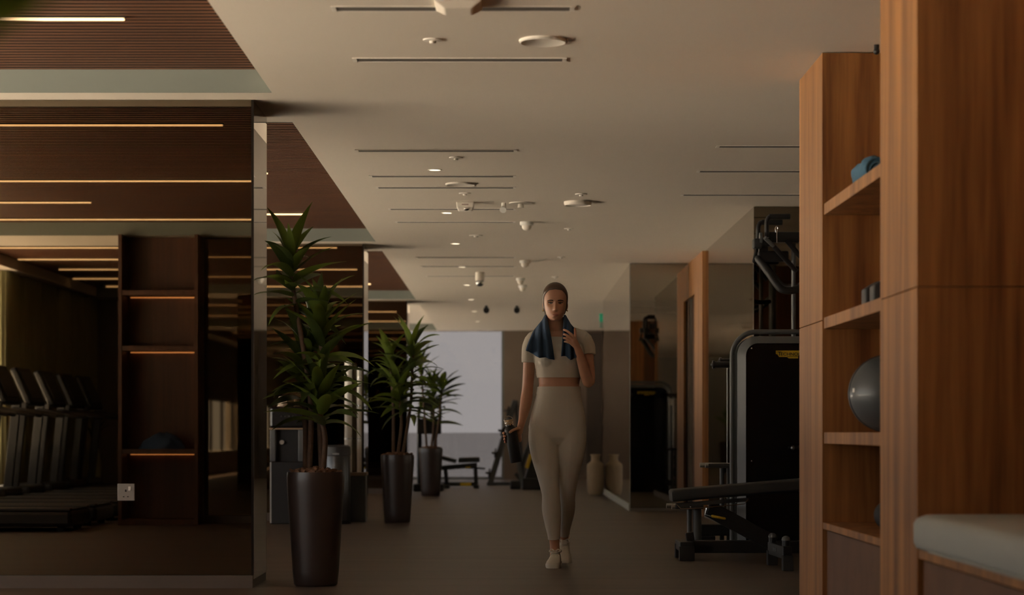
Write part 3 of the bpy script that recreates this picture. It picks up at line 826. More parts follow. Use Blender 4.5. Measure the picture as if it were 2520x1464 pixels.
MB().bar(B(1663, 1243, .20), B(1843, 1229, .20), .012, .026).build('hinge_plate', M['darkgrey'], be, bevel=.003)
MB().tube([B(1664, 1240, .05), B(1676, 1252, .05), B(1720, 1250, .05), B(1832, 1240, .05), B(1842, 1228, .05)], .0025, 6).build('plate_rim', M['chrome'], be)
for x, y in ((1700, 1247), (1743, 1243), (1812, 1237)):
    MB().sphere(B(x, y, .05), .006, 10, 6).build('bolt', M['chrome'], be, smooth=60)
MB().bar(B(1742, 1250, .13), B(1905, 1338, .13), .07, .105).build('support_beam', M['black'], be, bevel=.008)
MB().box(B(1706, 0).x, B(2010, 0).x, BY + .10, BY + .18, .040, .120).build('base_rail', M['black'], be, bevel=.008)
for xa, xb in ((1672, 1706), (2000, 2034)):
    ft = MB().box(B(xa, 0).x, B(xb, 0).x, BY - .05, BY + .33, .055, .118).build('foot', M['black'], be, bevel=.006)
    for ya in (BY - .055, BY + .27):
        MB().box(B(xa, 0).x - .004, B(xb, 0).x + .004, ya, ya + .065, 0, .09).build('rubber_shoe', M['rubber'], ft, bevel=.004)
MB().bar(B(1700, 1335, .14), B(1696, 1310, .14), .06, .05, up=(1, 0, 0)).build('stop_block', M['black'], be, bevel=.004)
lv = MB().tube([B(1739, 1250, .02), B(1736, 1266, .02), B(1752, 1271, .0)], .006, 8).build('lever_arm', M['chrome'], be, smooth=40)
MB().capsule([B(1753, 1270), B(1783, 1276)], .0088, 12).build('lever_grip', M['yellow'], lv, smooth=50)
# hex-topped foot with two ball pegs in front of it
pf = thing('peg_foot', (1.63, 12.2, 0), 'short black floor stand with two ball-topped pegs, right of the bench', 'stand')
a, b = P(1900, 1390, 12.5), P(1938, 1405, 11.98)
MB().bar((a.x, a.y, .105), (b.x, b.y, .105), .055, .075).build('crossbar', M['black'], pf, bevel=.005)
for p in (a, b):
    MB().obox((p.x, p.y, .045), (.062, .07, .09)).build('rubber_shoe', M['rubber'], pf, bevel=.004)
for (x, y, Y) in ((1901, 1346, 12.42), (1934, 1356, 12.06)):
    c = P(x, y, Y); c.z = .140
    pg = MB().lathe([(.023, 0), (.023, .036), (.001, .036)], 20, c).build('peg', M['black'], pf, smooth=40)
    MB().lathe([(.0255, .034), (.0255, .040), (.022, .052), (.012, .060), (.001, .062)], 20, c).build('ball_cap', M['greyframe'], pg, smooth=60)
sd = (b - a).normalized(); nrm = Vector((sd.y, -sd.x, 0)); nrm = nrm if nrm.x < 0 else -nrm
md = a.lerp(b, .5); 
for k in (-1, 1):
    q = Vector((md.x, md.y, .11)) + nrm*.029 + sd*.028*k
    MB().capsule([q - Vector((0, 0, .008)), q + Vector((0, 0, .008))], .006, 8).build('arrow_mark', M['greyframe'], pf)

# ------------------------------------------------------------------ tan vase
c = Vector((1.142, 26.5, 0))
vz = thing('floor_vase', c, 'tan ceramic floor vase with a narrow neck against the mirror', 'vase')
MB().lathe([(.001, 0), (.085, 0), (.098, .02), (.112, .14), (.113, .36), (.108, .395), (.085, .415), (.060, .435), (.055, .46), (.058, .50), (.064, .520), (.052, .520), (.046, .48), (.001, .47)], 32, c, caps=False).build('body', M['vase'], vz, smooth=50)
MB().tube([c + Vector((.064*math.cos(t), .064*math.sin(t), .518)) for t in [2*PI*i/24 for i in range(25)]], .007, 8).build('rim', M['vase'], vz, smooth=50)
ex = thing('exit_sign', P(1481, 782, 30), 'small glowing green exit sign high beside the dark doorway', 'exit sign')
q = P(1481, 782, 30)
MB().box(q.x - .036, q.x + .036, 29.97, 30.03, q.z - .06, q.z + .125).build('lit_panel', M['exit'], ex, bevel=.008)
MB().box(q.x - .032, q.x + .032, 29.975, 30.025, q.z - .15, q.z - .06).build('lower_panel', mat('pale_green_panel', (.25, .33, .28), .5), ex)
MB().tube([(q.x, 30, q.z + .11), (q.x, 30, CEIL)], .01, 8).build('hanger', M['greyframe'], ex)

# ------------------------------------------------------------------ far equipment
Yb = 29.6
def G(x, y, dy=0, Y=Yb): return P(x, y, Y + dy)
fb = thing('weight_bench', (G(1130, 0).x, Yb, 0), 'low black bench with yellow marks in front of the far window', 'bench')
pad_mesh(G(1128, 1126), G(1180, 1124), .075, Yb - .14, Yb + .14).build('seat_pad', M['pad'], fb, bevel=.004)
pad_mesh(G(1076, 1118), G(1124, 1130), .06, Yb - .14, Yb + .14).build('head_pad', M['pad'], fb, bevel=.004)
MB().bar(G(1078, 1152), G(1174, 1144), .06, .07).build('top_beam', M['black'], fb, bevel=.005)
MB().bar((G(1078, 0).x, Yb, .055), (G(1174, 0).x, Yb, .055), .06, .06).build('base_beam', M['black'], fb, bevel=.005)
for x, t in ((1170, 1172), (1096, 1100)):
    MB().bar((G(t, 0).x, Yb, .0), (G(x, 0).x, Yb, .30), .06, .06).build('leg', M['black'], fb, bevel=.005)
    MB().box(G(t, 0).x - .04, G(t, 0).x + .04, Yb - .25, Yb + .25, 0, .05).build('foot', M['black'], fb, bevel=.005)
MB().box(G(1133, 0).x, G(1160, 0).x, Yb - .045, Yb - .03, .035, .075).build('yellow_mark', M['yellow'], fb)
MB().box(G(1146, 0).x, G(1164, 0).x, Yb - .045, Yb - .03, .28, .31).build('yellow_mark', M['yellow'], fb)
MB().capsule([G(1160, 1150, -.1), G(1192, 1153, -.1)], .014, 8).build('lever', M['black'], fb)
# leaning rack with pegs
Yr = 31.0
rk = thing('leaning_rack', (P(1210, 0, Yr).x, Yr, 0), 'slanted dark rack with short pegs leaning at the far window edge', 'rack')
a, b = P(1206, 1194, Yr), P(1268, 985, Yr); a.z = 0.03
MB().bar(a, b, .07, .09).build('post', M['darkgrey'], rk, bevel=.01)
MB().bar((b.x + .0, Yr + .02, b.z), (b.x + .14, Yr + .02, 0.02), .06, .06).build('back_leg', M['darkgrey'], rk)
MB().box(a.x - .05, b.x + .2, Yr - .04, Yr + .04, 0, .05).build('base', M['darkgrey'], rk)
for t in (.12, .36, .62, .86):
    p = a.lerp(b, t); d = Vector((-.95, 0, .22 if t > .5 else .1))
    MB().tube([p, p + d*.12], .02, 10).build('peg', M['darkgrey'], rk)
    MB().tube([p + d*.05, p + d*.075], .075, 16).build('plate', M['rubber'], rk, smooth=30)
# console machine silhouetted behind the third plant
Yk = 28.2
ck = thing('exercise_bike', (P(1050, 0, Yk).x, Yk, 0), 'dark exercise machine with big console behind the farthest plant', 'machine')
def K(x, y, dy=0): return P(x, y, Yk + dy)
MB().box(K(1026, 0).x, K(1086, 0).x, Yk - .06, Yk + .06, K(0, 1068).z, K(0, 1030).z).build('console', M['black'], ck, bevel=.02)
MB().box(K(1030, 0).x, K(1084, 0).x, Yk - .04, Yk + .04, K(0, 1006).z, K(0, 978).z).build('screen', M['black'], ck, bevel=.02)
for x in (1030, 1062, 1083):
    MB().tube([K(x, 1034), K(x, 1000)], .025, 10).build('bracket', M['black'], ck)
MB().tube([(K(1032, 0).x, Yk, .1), K(1032, 1060)], .035, 12).build('column', M['black'], ck)
MB().tube([(K(1072, 0).x, Yk, .1), K(1070, 1060)], .03, 12).build('column', M['black'], ck)
MB().box(K(1018, 0).x, K(1092, 0).x, Yk - .3, Yk + .3, 0, .10).build('base', M['black'], ck, bevel=.02)
# black and yellow machine behind the person
Ym = 29.0
em = thing('stair_trainer', (P(1305, 0, Ym).x, Ym, 0), 'black trainer with yellow trim half hidden behind the walking person', 'machine')
def E(x, y, dy=0): return P(x, y, Ym + dy)
MB().box(E(1284, 0).x, E(1345, 0).x, Ym - .3, Ym + .3, 0, .16).build('base', M['black'], em, bevel=.02)
MB().prism([(E(1290, 0).x, .15), (E(1345, 0).x, .15), (E(1340, 0).x, .62), (E(1316, 0).x, .62)], Ym - .22, Ym + .22).build('housing', M['black'], em, bevel=.02)
MB().bar(E(1296, 1152, -.24), E(1307, 1118, -.24), .03, .05).build('yellow_trim', M['yellow'], em, bevel=.006)
MB().bar(E(1287, 1196, -.1), E(1272, 1118, -.1), .06, .06).build('front_leg', M['greyframe'], em, bevel=.006)
MB().bar(E(1282, 1150, .1), E(1310, 1075, .1), .06, .07).build('arm', M['darkgrey'], em, bevel=.006)
MB().tube([E(1330, 1120), E(1322, 1020)], .03, 10).build('handle_post', M['black'], em)
MB().box(E(1255, 0).x, E(1282, 0).x, Ym - .05, Ym + .10, .0, .12).build('pedal', M['black'], em, bevel=.02)
MB().bar(E(1282, 1180, .0), E(1268, 1165, .0), .05, .05).build('crank', M['black'], em)

# ------------------------------------------------------------------ water dispenser, cup, bin, bars
Yd = 18.0
def D(x, y, dy=0): return P(x, y, Yd + dy)
x0, x1 = D(664, 0).x, D(750, 0).x
wd = thing('water_dispenser', ((x0 + x1)/2, Yd + .16, 0), 'black water dispenser with paper cup on top, left of the front plant', 'water dispenser')
MB().box(x0, x1, Yd, Yd + .34, 0, .555).build('cabinet', M['black'], wd, bevel=.008)
MB().box(x0 + .002, x0 + .014, Yd - .006, Yd, .01, .55).build('edge_strip', M['steel'], wd)
MB().box(x0, x1, Yd + .12, Yd + .34, .555, .84).build('recess_back', M['black'], wd)
for a, b in ((x0, x0 + .05), (x1 - .06, x1)):
    MB().box(a, b, Yd + .01, Yd + .12, .555, .84).build('side_panel', M['greyframe'], wd, bevel=.008)
MB().box(x0 - .003, x1 + .003, Yd - .012, Yd + .13, .838, .852).build('drip_ledge', mat('bronze_strip', (.36, .25, .17), .35, .6), wd, bevel=.002)
hd = MB().box(x0, x1, Yd, Yd + .34, .852, 1.042).build('head', M['blackgloss'], wd, bevel=.02)
MB().box(x0 + .125, x0 + .185, Yd - .003, Yd + .001, 1.005, 1.016).build('name_plate', M['steel'], hd)
for k in range(4):
    MB().sphere((x0 + .10 + .035*k, Yd - .001, .955), .006, 8, 6).build('button', M['greyframe'], hd)
kn = MB().tube([(x0 + .098, Yd + .12, .725), (x0 + .098, Yd + .07, .725)], .020, 18).build('tap_knob', M['white'], wd, smooth=40)
c = Vector((D(691, 0).x, Yd + .14, 1.0425))
cp = thing('paper_cup', c, 'upturned tan paper cup standing on the water dispenser', 'cup')
MB().lathe([(.001, .09), (.030, .09), (.034, .085), (.043, .006), (.046, 0), (.042, 0)], 24, c, caps=False).build('cup_body', M['paper'], cp, smooth=40)
MB().lathe([(.0425, .001), (.0475, .001), (.0475, .008), (.0425, .008)], 24, c).build('lip', M['paper'], cp, smooth=40)

c = Vector((P(829, 0, 18.1).x, 18.1, 0))
bn2 = thing('waste_bin', c, 'round dark steel waste bin between water dispenser and pale bars', 'bin')
MB().lathe([(.001, 0), (.116, 0), (.120, .01), (.121, .60), (.118, .61)], 36, c, caps=False).build('body', mat('dark_steel', (.13, .135, .14), .3, .9), bn2, smooth=40)
MB().lathe([(.118, .605), (.123, .61), (.123, .655), (.119, .685), (.10, .70), (.001, .702)], 36, c, caps=False).build('lid', M['darkgrey'], bn2, smooth=40)
MB().box(c.x - .03, c.x + .03, c.y - .127, c.y - .118, .615, .63).build('label_plate', M['steel'], bn2)
MB().lathe([(.124, 0), (.126, .004), (.126, .03), (.122, .034)], 36, c).build('base_ring', M['rubber'], bn2, smooth=40)

# stand with pale padded bars
Yv = 18.5
bs = thing('bar_stand', (-1.40, Yv, 0), 'dark low stand holding pale upright bars by the second pier', 'stand')
MB().box(-1.50, -1.29, Yv - .1, Yv + .12, 0, .42).build('box', M['darkgrey'], bs, bevel=.008)
MB().box(-1.51, -1.28, Yv - .11, Yv + .13, .42, .45).build('rim', mat('stand_rim', (.20, .13, .09), .5), bs, bevel=.004)
for lab, x, zt, r in (('thicker pale padded bar in the dark stand', P(857, 0, Yv).x, 1.455, .034), ('thinner pale bar in the dark stand, nearest the pier edge', P(884, 0, Yv).x, 1.39, .022)):
    o = thing('padded_bar', (x, Yv, .45), lab, 'bar', 'pale bars in the stand')
    MB().tube([(x, Yv, .4505), (x, Yv, zt)], r, 18).build('sleeve', M['white'], o, smooth=40)
    for z in (.75, 1.05, 1.3):
        MB().tube([(x, Yv, z), (x, Yv, z + .012)], r + .003, 18).build('ring', M['steel'], o, smooth=40)
    MB().tube([(x, Yv, zt), (x, Yv, zt + .012)], r*.8, 18).build('end_cap', M['steel'], o, smooth=40)

# socket on the first mirror
s0 = P(311, 1211, 10.65); s0.y = 10.65
so = thing('wall_socket', s0, 'white square power socket on the first large mirror', 'socket')
MB().box(s0.x - .045, s0.x + .045, 10.640, 10.6495, s0.z - .045, s0.z + .045).build('face_plate', mat('shaded_socket_plate', (.30, .28, .25), .5), so, bevel=.003)  # plate is really white; darkening low in the frame is put into its grey
MB().box(s0.x - .005, s0.x + .003, 10.6385, 10.6402, s0.z + .002, s0.z + .014).build('slot', M['black'], so)
for dx in (-.012, .010):
    MB().box(s0.x + dx - .004, s0.x + dx + .004, 10.6385, 10.6402, s0.z - .026, s0.z - .021).build('slot', M['black'], so)
MB().box(s0.x + .012, s0.x + .026, 10.6365, 10.6402, s0.z + .008, s0.z + .030).build('switch', M['white'], so, bevel=.001)

# ------------------------------------------------------------------ what the first mirror shows: niche, treadmills, curtains
nz = thing('niche_shelving', (-3.09, 3.25, 0), 'lit wooden shelf unit seen in the first mirror', 'shelving')
NX0, NX1 = -3.43, -2.73
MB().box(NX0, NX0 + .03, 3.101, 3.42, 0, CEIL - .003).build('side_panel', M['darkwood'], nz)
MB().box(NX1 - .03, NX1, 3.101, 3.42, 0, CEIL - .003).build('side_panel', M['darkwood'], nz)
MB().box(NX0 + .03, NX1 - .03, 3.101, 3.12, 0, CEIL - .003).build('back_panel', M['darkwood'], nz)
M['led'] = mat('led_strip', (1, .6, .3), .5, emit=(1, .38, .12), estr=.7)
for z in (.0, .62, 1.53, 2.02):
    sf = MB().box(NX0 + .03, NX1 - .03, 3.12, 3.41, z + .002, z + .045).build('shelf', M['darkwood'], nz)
    if z > 0:
        MB().box(NX0 + .06, NX1 - .06, 3.14, 3.155, z - .008, z + .001).build('led_strip', M['led'], sf)
m = MB(); rs = []
for i in range(12):                     # crumpled mound
    t = i / 11; rr = math.cos(t*PI/2*.97)**.55
    rs.append([(-3.07 + .185*rr*math.cos(a_)*(1 + .10*math.sin(5*a_ + 3*t) + .06*math.sin(11*a_ - 5*t)), 3.27 + .105*rr*math.sin(a_)*(1 + .10*math.cos(4*a_ + 4*t)),
                .667 + .135*t*(1 + .10*math.sin(3*a_ + 2*t))) for a_ in [2*PI*j/40 for j in range(40)]])
m.rings(rs)
tag(m.build('folded_towel', M['navy'], smooth=60), 'crumpled navy towel on the lit niche shelf in the mirror', 'towel')

tw = ['nearest the first mirror', 'second from the first mirror', 'third from the first mirror', 'fourth from the first mirror', 'fifth from the first mirror', 'sixth from the first mirror', 'seventh from the first mirror', 'eighth from the first mirror', 'ninth from the first mirror']
tr0 = thing('treadmill', (0, 0, 0), 'black treadmill', 'treadmill', 'treadmills in a row facing the windows')
MB().box(-.85, .85, -.40, .40, .04, .17).build('deck', M['black'], tr0, bevel=.03, local=True)
MB().box(-.45, .83, -.27, .27, .171, .182).build('belt', M['rubber'], tr0, local=True)
MB().box(-.85, -.45, -.36, .36, .17, .27).build('motor_cover', M['darkgrey'], tr0, bevel=.04, local=True)
for sgn in (-1, 1):
    MB().box(-.45, .84, sgn*.335 - .055, sgn*.335 + .055, .171, .195).build('side_rail', M['darkgrey'], tr0, bevel=.008, local=True)
    MB().bar((-.62, sgn*.38, .15), (-.52, sgn*.38, 1.12), .05, .09, up=(1, 0, 0)).build('upright', M['darkgrey'], tr0, bevel=.01, local=True)
    MB().capsule([(-.54, sgn*.36, 1.05), (-.12, sgn*.36, .98)], .022, 10).build('handrail', M['black'], tr0, smooth=50, local=True)
    for xx in (-.7, .75):
        MB().tube([(xx, sgn*.3, 0), (xx, sgn*.3, .05)], .035, 10).build('foot', M['rubber'], tr0, local=True)
cs = MB().obox((-.56, 0, 1.28), (.07, .62, .42), Euler((0, -.42, 0))).build('console', M['black'], tr0, bevel=.02, local=True)
MB().obox((-.523, 0, 1.30), (.008, .50, .30), Euler((0, -.42, 0))).build('screen', M['darkgrey'], cs, local=True)
MB().obox((-.50, .0, 1.13), (.06, .5, .05), Euler((0, -.3, 0))).build('control_ledge', mat('amber_plastic', (.45, .20, .06), .4), cs, bevel=.01, local=True)
for i in range(8):
    o = tr0 if i == 0 else copy_tree(tr0)
    o.location = (-4.42, 4.3 - 1.02*i, 0)
    o['label'] = 'black treadmill facing the windows, ' + tw[i]
def curtain(y0, y1, label):
    m = MB(); n = 40; a = []; b = []
    for i in range(n + 1):
        y = y0 + (y1 - y0)*i/n; x = WALLX + .16 + .045*math.sin(i*1.25) + .012*math.sin(i*2.7)
        a.append((x, y)); 
    vs = []
    for z in (.02, .8, 1.6, CEIL - .005):
        vs += [(x + .006*math.sin(z*3 + y*9), y, z) for x, y in a]
    fs = [(r*(n+1)+i, r*(n+1)+i+1, (r+1)*(n+1)+i+1, (r+1)*(n+1)+i) for r in range(3) for i in range(n)]
    m.add(vs, fs); o = m.build('curtain', M['curtain'], smooth=180)
    sd = o.modifiers.new('solidify', 'SOLIDIFY'); sd.thickness = .004
    tag(o, label, 'curtain', 'olive curtains by the treadmills')
cw = ['first', 'second', 'third', 'fourth', 'fifth', 'sixth']
for i, (a, b) in enumerate(((-1.15, -.55), (-2.2, -1.4), (-2.95, -2.4), (-3.8, -3.2), (-4.6, -4.0), (-5.4, -4.8))):
    curtain(a, b, cw[i] + ' olive curtain panel beyond the treadmills in the first mirror')
c = Vector((-4.98, 5.05 - 1.02*8 + .0, 0)); c = Vector((-5.10, -3.75, 0))
gv = thing('green_vase', c, 'pale green floor vase with a leafy plant seen in the first mirror', 'vase')
MB().lathe([(.001, 0), (.05, 0), (.075, .10), (.085, .40), (.06, .58), (.045, .62), (.05, .66), (.04, .66), (.001, .6)], 24, c, caps=False).build('body', M['greenvase'], gv, smooth=50)
for k in range(12):
    add_leaf(gv, c + Vector((0, 0, .62)), k*2.4, R.uniform(1.05, 1.45), R.uniform(.3, .42), .7)

# ------------------------------------------------------------------ the walking person
PY = 12.4
def Wp(px, py, dy=0): return P(px, py, PY + dy)
def remesh(mb, name, matl, voxel, smooth_it, parent, o0, factor=.5):
    me = mb.mesh(name, o0)
    o = bpy.data.objects.new(name, me); COL.objects.link(o)
    r = o.modifiers.new('r', 'REMESH'); r.mode = 'VOXEL'; r.voxel_size = voxel; r.use_smooth_shade = True
    if smooth_it:
        sm_ = o.modifiers.new('s', 'SMOOTH'); sm_.iterations = smooth_it; sm_.factor = factor
    dg = bpy.context.evaluated_depsgraph_get()
    res = bpy.data.meshes.new_from_object(o.evaluated_get(dg))
    bpy.data.objects.remove(o)
    res.materials.clear(); res.materials.append(matl)
    res.polygons.foreach_set('use_smooth', [True] * len(res.polygons))
    ob = bpy.data.objects.new(name, res); COL.objects.link(ob)
    if parent:
        ob.parent = parent; OFF[ob.name] = o0
    return ob

pe0 = Vector((Wp(1372, 0).x, PY, 0))
pe = thing('person', pe0, 'person in beige crop top and leggings walking forward, navy towel around the neck', 'person')

# torso as elliptical rings: image row, centre column, half width, front depth, back depth
TORSO = [(797, 1367, .049, .050, .055, .012), (815, 1368, .053, .052, .060, .012), (826, 1370, .072, .058, .068, .010), (836, 1372, .110, .070, .078, .008),
         (848, 1374, .150, .088, .088, .004), (866, 1375, .156, .104, .092, 0), (888, 1375, .146, .118, .090, 0), (906, 1375, .137, .112, .086, 0),
         (925, 1376, .129, .095, .082, 0), (946, 1376, .1235, .088, .078, 0), (968, 1375, .130, .090, .083, 0), (992, 1374, .143, .096, .096, 0),
         (1020, 1373, .159, .100, .112, 0), (1050, 1372, .171, .100, .120, 0), (1076, 1372, .168, .092, .112, 0), (1094, 1372, .140, .070, .085, 0)]
def torso(m, rows, inf=0, n=36):
    rs = []
    for (py, px, w, f, b, cy) in rows:
        c = Wp(px, py); ring = []
        for j in range(n):
            a = 2*PI*j/n; ca, sa = math.cos(a), math.sin(a)
            e = 2/2.35
            x = (w + inf) * math.copysign(abs(ca)**e, ca)
            y = ((b if sa > 0 else f) + inf) * math.copysign(abs(sa)**e, sa)
            ring.append((c.x + x, PY + cy + y, c.z))
        rs.append(ring)
    m.rings(rs)
def limb(m, pts, inf=0, n=18, flat_ends=False):
    q = [Wp(*p[:3]) for p in pts]; r = [p[3] + inf for p in pts]
    # finer, smooth interpolation
    qq = catmull(q, 4); rr = []
    rv = catmull([Vector((x, 0, 0)) for x in r], 4)
    rr = [v.x for v in rv]
    (m.tube if flat_ends else m.capsule)(qq, rr, n)

LEG_R = [(1338, 1050, .00, .086), (1338, 1085, -.015, .088), (1342, 1125, -.035, .079), (1348, 1165, -.055, .064), (1354, 1203, -.07, .053), (1356, 1222, -.065, .050), (1357, 1252, -.05, .0535), (1360, 1285, -.04, .046), (1363, 1315, -.035, .035), (1365, 1340, -.03, .030), (1366, 1365, -.03, .032)]
LEG_L = [(1407, 1050, .00, .086), (1406, 1085, -.01, .087), (1403, 1125, -.01, .078), (1399, 1165, .0, .062), (1395, 1205, .02, .051), (1394, 1225, .06, .049), (1393, 1252, .14, .051), (1390, 1280, .23, .043), (1388, 1303, .32, .033), (1387, 1322, .385, .029), (1386, 1340, .43, .03)]
ARM_R = [(1312, 838, .01, .046), (1306, 855, .01, .047), (1303, 885, .012, .0385), (1301, 920, .015, .036), (1298, 958, .02, .0345), (1295, 985, .01, .037), (1290, 1012, -.01, .0315), (1285, 1035, -.03, .0235), (1281, 1050, -.045, .021)]
ARM_L = [(1436, 836, .01, .046), (1443, 852, .01, .047), (1446, 880, -.01, .039), (1449, 908, -.03, .036), (1451, 934, -.05, .034), (1447, 940, -.06, .034), (1440, 917, -.095, .035), (1433, 893, -.13, .031), (1425, 868, -.165, .0235), (1421, 856, -.178, .021)]

body = MB()
torso(body, TORSO)
for x in (1349, 1399):
    body.sphere(Wp(x, 888, -.062), (.058, .056, .052))
# trapezius and shoulders
body.capsule([Wp(1352, 818, .02), Wp(1312, 838, .012)], [.045, .048], 16)
body.capsule([Wp(1386, 818, .02), Wp(1436, 836, .012)], [.045, .048], 16)
for L in (LEG_R, LEG_L): limb(body, L)
for L in (ARM_R, ARM_L): limb(body, L)
for x in (1345, 1399):
    body.sphere(Wp(x, 1050, .065), (.085, .075, .085))
# feet inside the shoes
body.capsule([Wp(1366, 1368, -.02), Wp(1363, 1388, -.16)], [.030, .026], 12)
body.capsule([Wp(1386, 1343, .42), Wp(1387, 1366, .36)], [.028, .026], 12)

# head: rings with separate front and back depth, then facial relief
HX, HY = Wp(1366.3, 0, -.035).x, PY - .035
HEAD = [(1.493, .016, .070, -.010), (1.497, .026, .079, .000), (1.505, .036, .084, .012), (1.518, .046, .086, .030), (1.535, .0545, .0865, .050), (1.555, .0605, .087, .068), (1.575, .065, .0875, .082),
        (1.595, .0675, .0875, .092), (1.615, .0695, .0895, .097), (1.635, .0705, .0905, .099)]
for i in range(1, 15):
    zz_ = 1.635 + .0865*math.sin(PI/2*i/14); kk_ = max(.05, math.sqrt(max(0, 1 - ((zz_ - 1.635)/.0868)**2.25)))
    HEAD.append((zz_, .0705*kk_, .0905*kk_, .099*kk_))
def head_at(z):
    for i in range(len(HEAD) - 1):
        a, b = HEAD[i], HEAD[i+1]
        if z <= b[0]:
            t = (z - a[0]) / (b[0] - a[0]); return [a[k] + (b[k]-a[k])*t for k in (1, 2, 3)]
    return list(HEAD[-1][1:])
def gs(x, s): return math.exp(-.5*(x/s)**2)
def relief(x, z):
    """forward displacement of the face surface"""
    ax = abs(x); d = 0
    t = (1.602 - z) / (1.602 - 1.556)
    if -.35 < t < 1.35:
        tt = min(max(t, 0), 1)
        d += (.009 + .0175*tt**1.3) * gs(x, .0054 + .0026*tt) * (1 if 0 <= t <= 1 else gs(t - (1 if t > 1 else 0), .13))
    d += .006 * gs(ax - .0115, .0055) * gs(z - 1.5575, .006)             # nostrils
    d -= .0125 * gs(ax - .030, .0125) * gs(z - 1.5985, .0085)            # eye sockets
    d += .0055 * gs(ax - .028, .018) * gs(z - 1.6150, .006)              # brow ridge
    d += .0035 * gs(ax - .046, .014) * gs(z - 1.568, .014)               # cheekbones
    d += .0065 * gs(x, .0185) * gs(z - 1.5295, .0042)                    # upper lip
    d += .0070 * gs(x, .0165) * gs(z - 1.5185, .0046)                    # lower lip
    d -= .0045 * gs(x, .016) * gs(z - 1.5243, .0016)
    d -= .0030 * gs(x, .016) * gs(z - 1.5100, .0045)
    d += .0060 * gs(x, .0140) * gs(z - 1.4990, .0075)                    # chin
    return d
def head_ring(z, inf=0, n=88, face=True):
    w, f, b = head_at(z); ring = []
    for j in range(n):
        a = 2*PI*j/n; ca, sa = math.cos(a), math.sin(a)
        e = .86
        x = (w + inf) * math.copysign(abs(ca)**e, ca)
        y = -(f + inf) * abs(sa)**e if sa < 0 else (b + inf) * abs(sa)**e
        if sa < 0 and face: y -= relief(x, z) * min(1, -sa*1.6)
        ring.append((HX + x, HY + y, z))
    return ring
zs = [1.493 + (1.635 - 1.493)*i/60 for i in range(60)] + [1.635 + .0865*math.sin(PI/2*i/24) for i in range(25)]
hm = MB(); hm.rings([head_ring(z) for z in zs]); body.v, body.f = body.v, body.f
body.add(hm.v, hm.f)
# neck into the skull and jaw
body.capsule([Wp(1367, 812, .012), (HX, HY + .035, 1.545)], [.051, .047], 20)
# ears
for s in (-1, 1):
    body.sphere((HX + s*.069, HY + .018, 1.582), (.008, .016, .028), 12, 10, Euler((.2, 0, s*.35)))

# hands
def finger(m, pts, r0=.0085, r1=.0068):
    q = [p if isinstance(p, Vector) else Wp(*p) for p in pts]
    qq = catmull(q, 3); m.capsule(qq, [r0 + (r1 - r0)*i/(len(qq)-1) for i in range(len(qq))], 10)
# raised hand: back of the hand towards the viewer, fingers curled over the towel edge
body.capsule([Wp(1420, 853, -.180), Wp(1411, 838, -.196)], [.021, .024], 14)
pal = MB(); 
for a, b, r in (((1420, 852, -.180), (1405.5, 823, -.204), .0115), ((1420, 853, -.182), (1404, 830.5, -.208), .0115), ((1420, 855, -.182), (1403.5, 837.5, -.206), .0112), ((1420, 857, -.180), (1405, 844, -.200), .0108)):
    body.capsule([Wp(*a), Wp(*b)], r, 10)
finger(body, [(1405.5, 823, -.204), (1398, 816.5, -.214), (1391, 812.5, -.208), (1388, 811.5, -.197)])
finger(body, [(1404, 830.5, -.208), (1395.5, 825.5, -.219), (1389, 822.5, -.209), (1388, 823, -.195)])
finger(body, [(1403.5, 837.5, -.206), (1395, 834, -.217), (1388.5, 831.5, -.207), (1388, 832.5, -.194)])
finger(body, [(1405, 844, -.200), (1397, 842, -.210), (1391, 840.2, -.203), (1389.5, 841, -.192)], .0075, .006)
finger(body, [(1415, 838, -.190), (1415.5, 826, -.196), (1415.5, 817, -.196), (1415, 809, -.190)], .0095, .0072)
# lowered hand around the bottle
BA, BB_ = Wp(1255, 1052, -.085), Wp(1271.5, 1139, -.085)
bax = (BB_ - BA).normalized()
def bot(t, ang, r):
    """point around the bottle axis: t metres along it, angle 0 = viewer's right, 90 = away from the viewer"""
    u = Vector((1, 0, 0)); u = (u - bax*u.dot(bax)).normalized(); w = Vector((0, 1, 0))
    a = math.radians(ang); return BA + bax*t + (u*math.cos(a) + w*math.sin(a)) * r
body.capsule([Wp(1281, 1050, -.047), bot(.035, 20, .056)], [.021, .021], 14)
body.capsule([bot(.022, 25, .054), bot(.085, 35, .052)], [.017, .015], 12)
for k, (t, L) in enumerate(((.020, 1.0), (.039, 1.06), (.058, 1.0), (.076, .86))):
    finger(body, [bot(t, 35, .050), bot(t + .002, 85, .0475), bot(t + .004, 85 + 50*L, .0465), bot(t + .006, 85 + 95*L, .0460), bot(t + .007, 85 + 118*L, .0455)], .0088, .0070)
finger(body, [bot(.012, 10, .055), bot(.014, -35, .049), bot(.020, -75, .0465), bot(.028, -98, .0455)], .0100, .0080)

bo = remesh(body, 'body', M['skin'], .0030, 2, pe, pe0)
bo['label'] = 'bare skin of face, neck, arms, midriff and ankles'

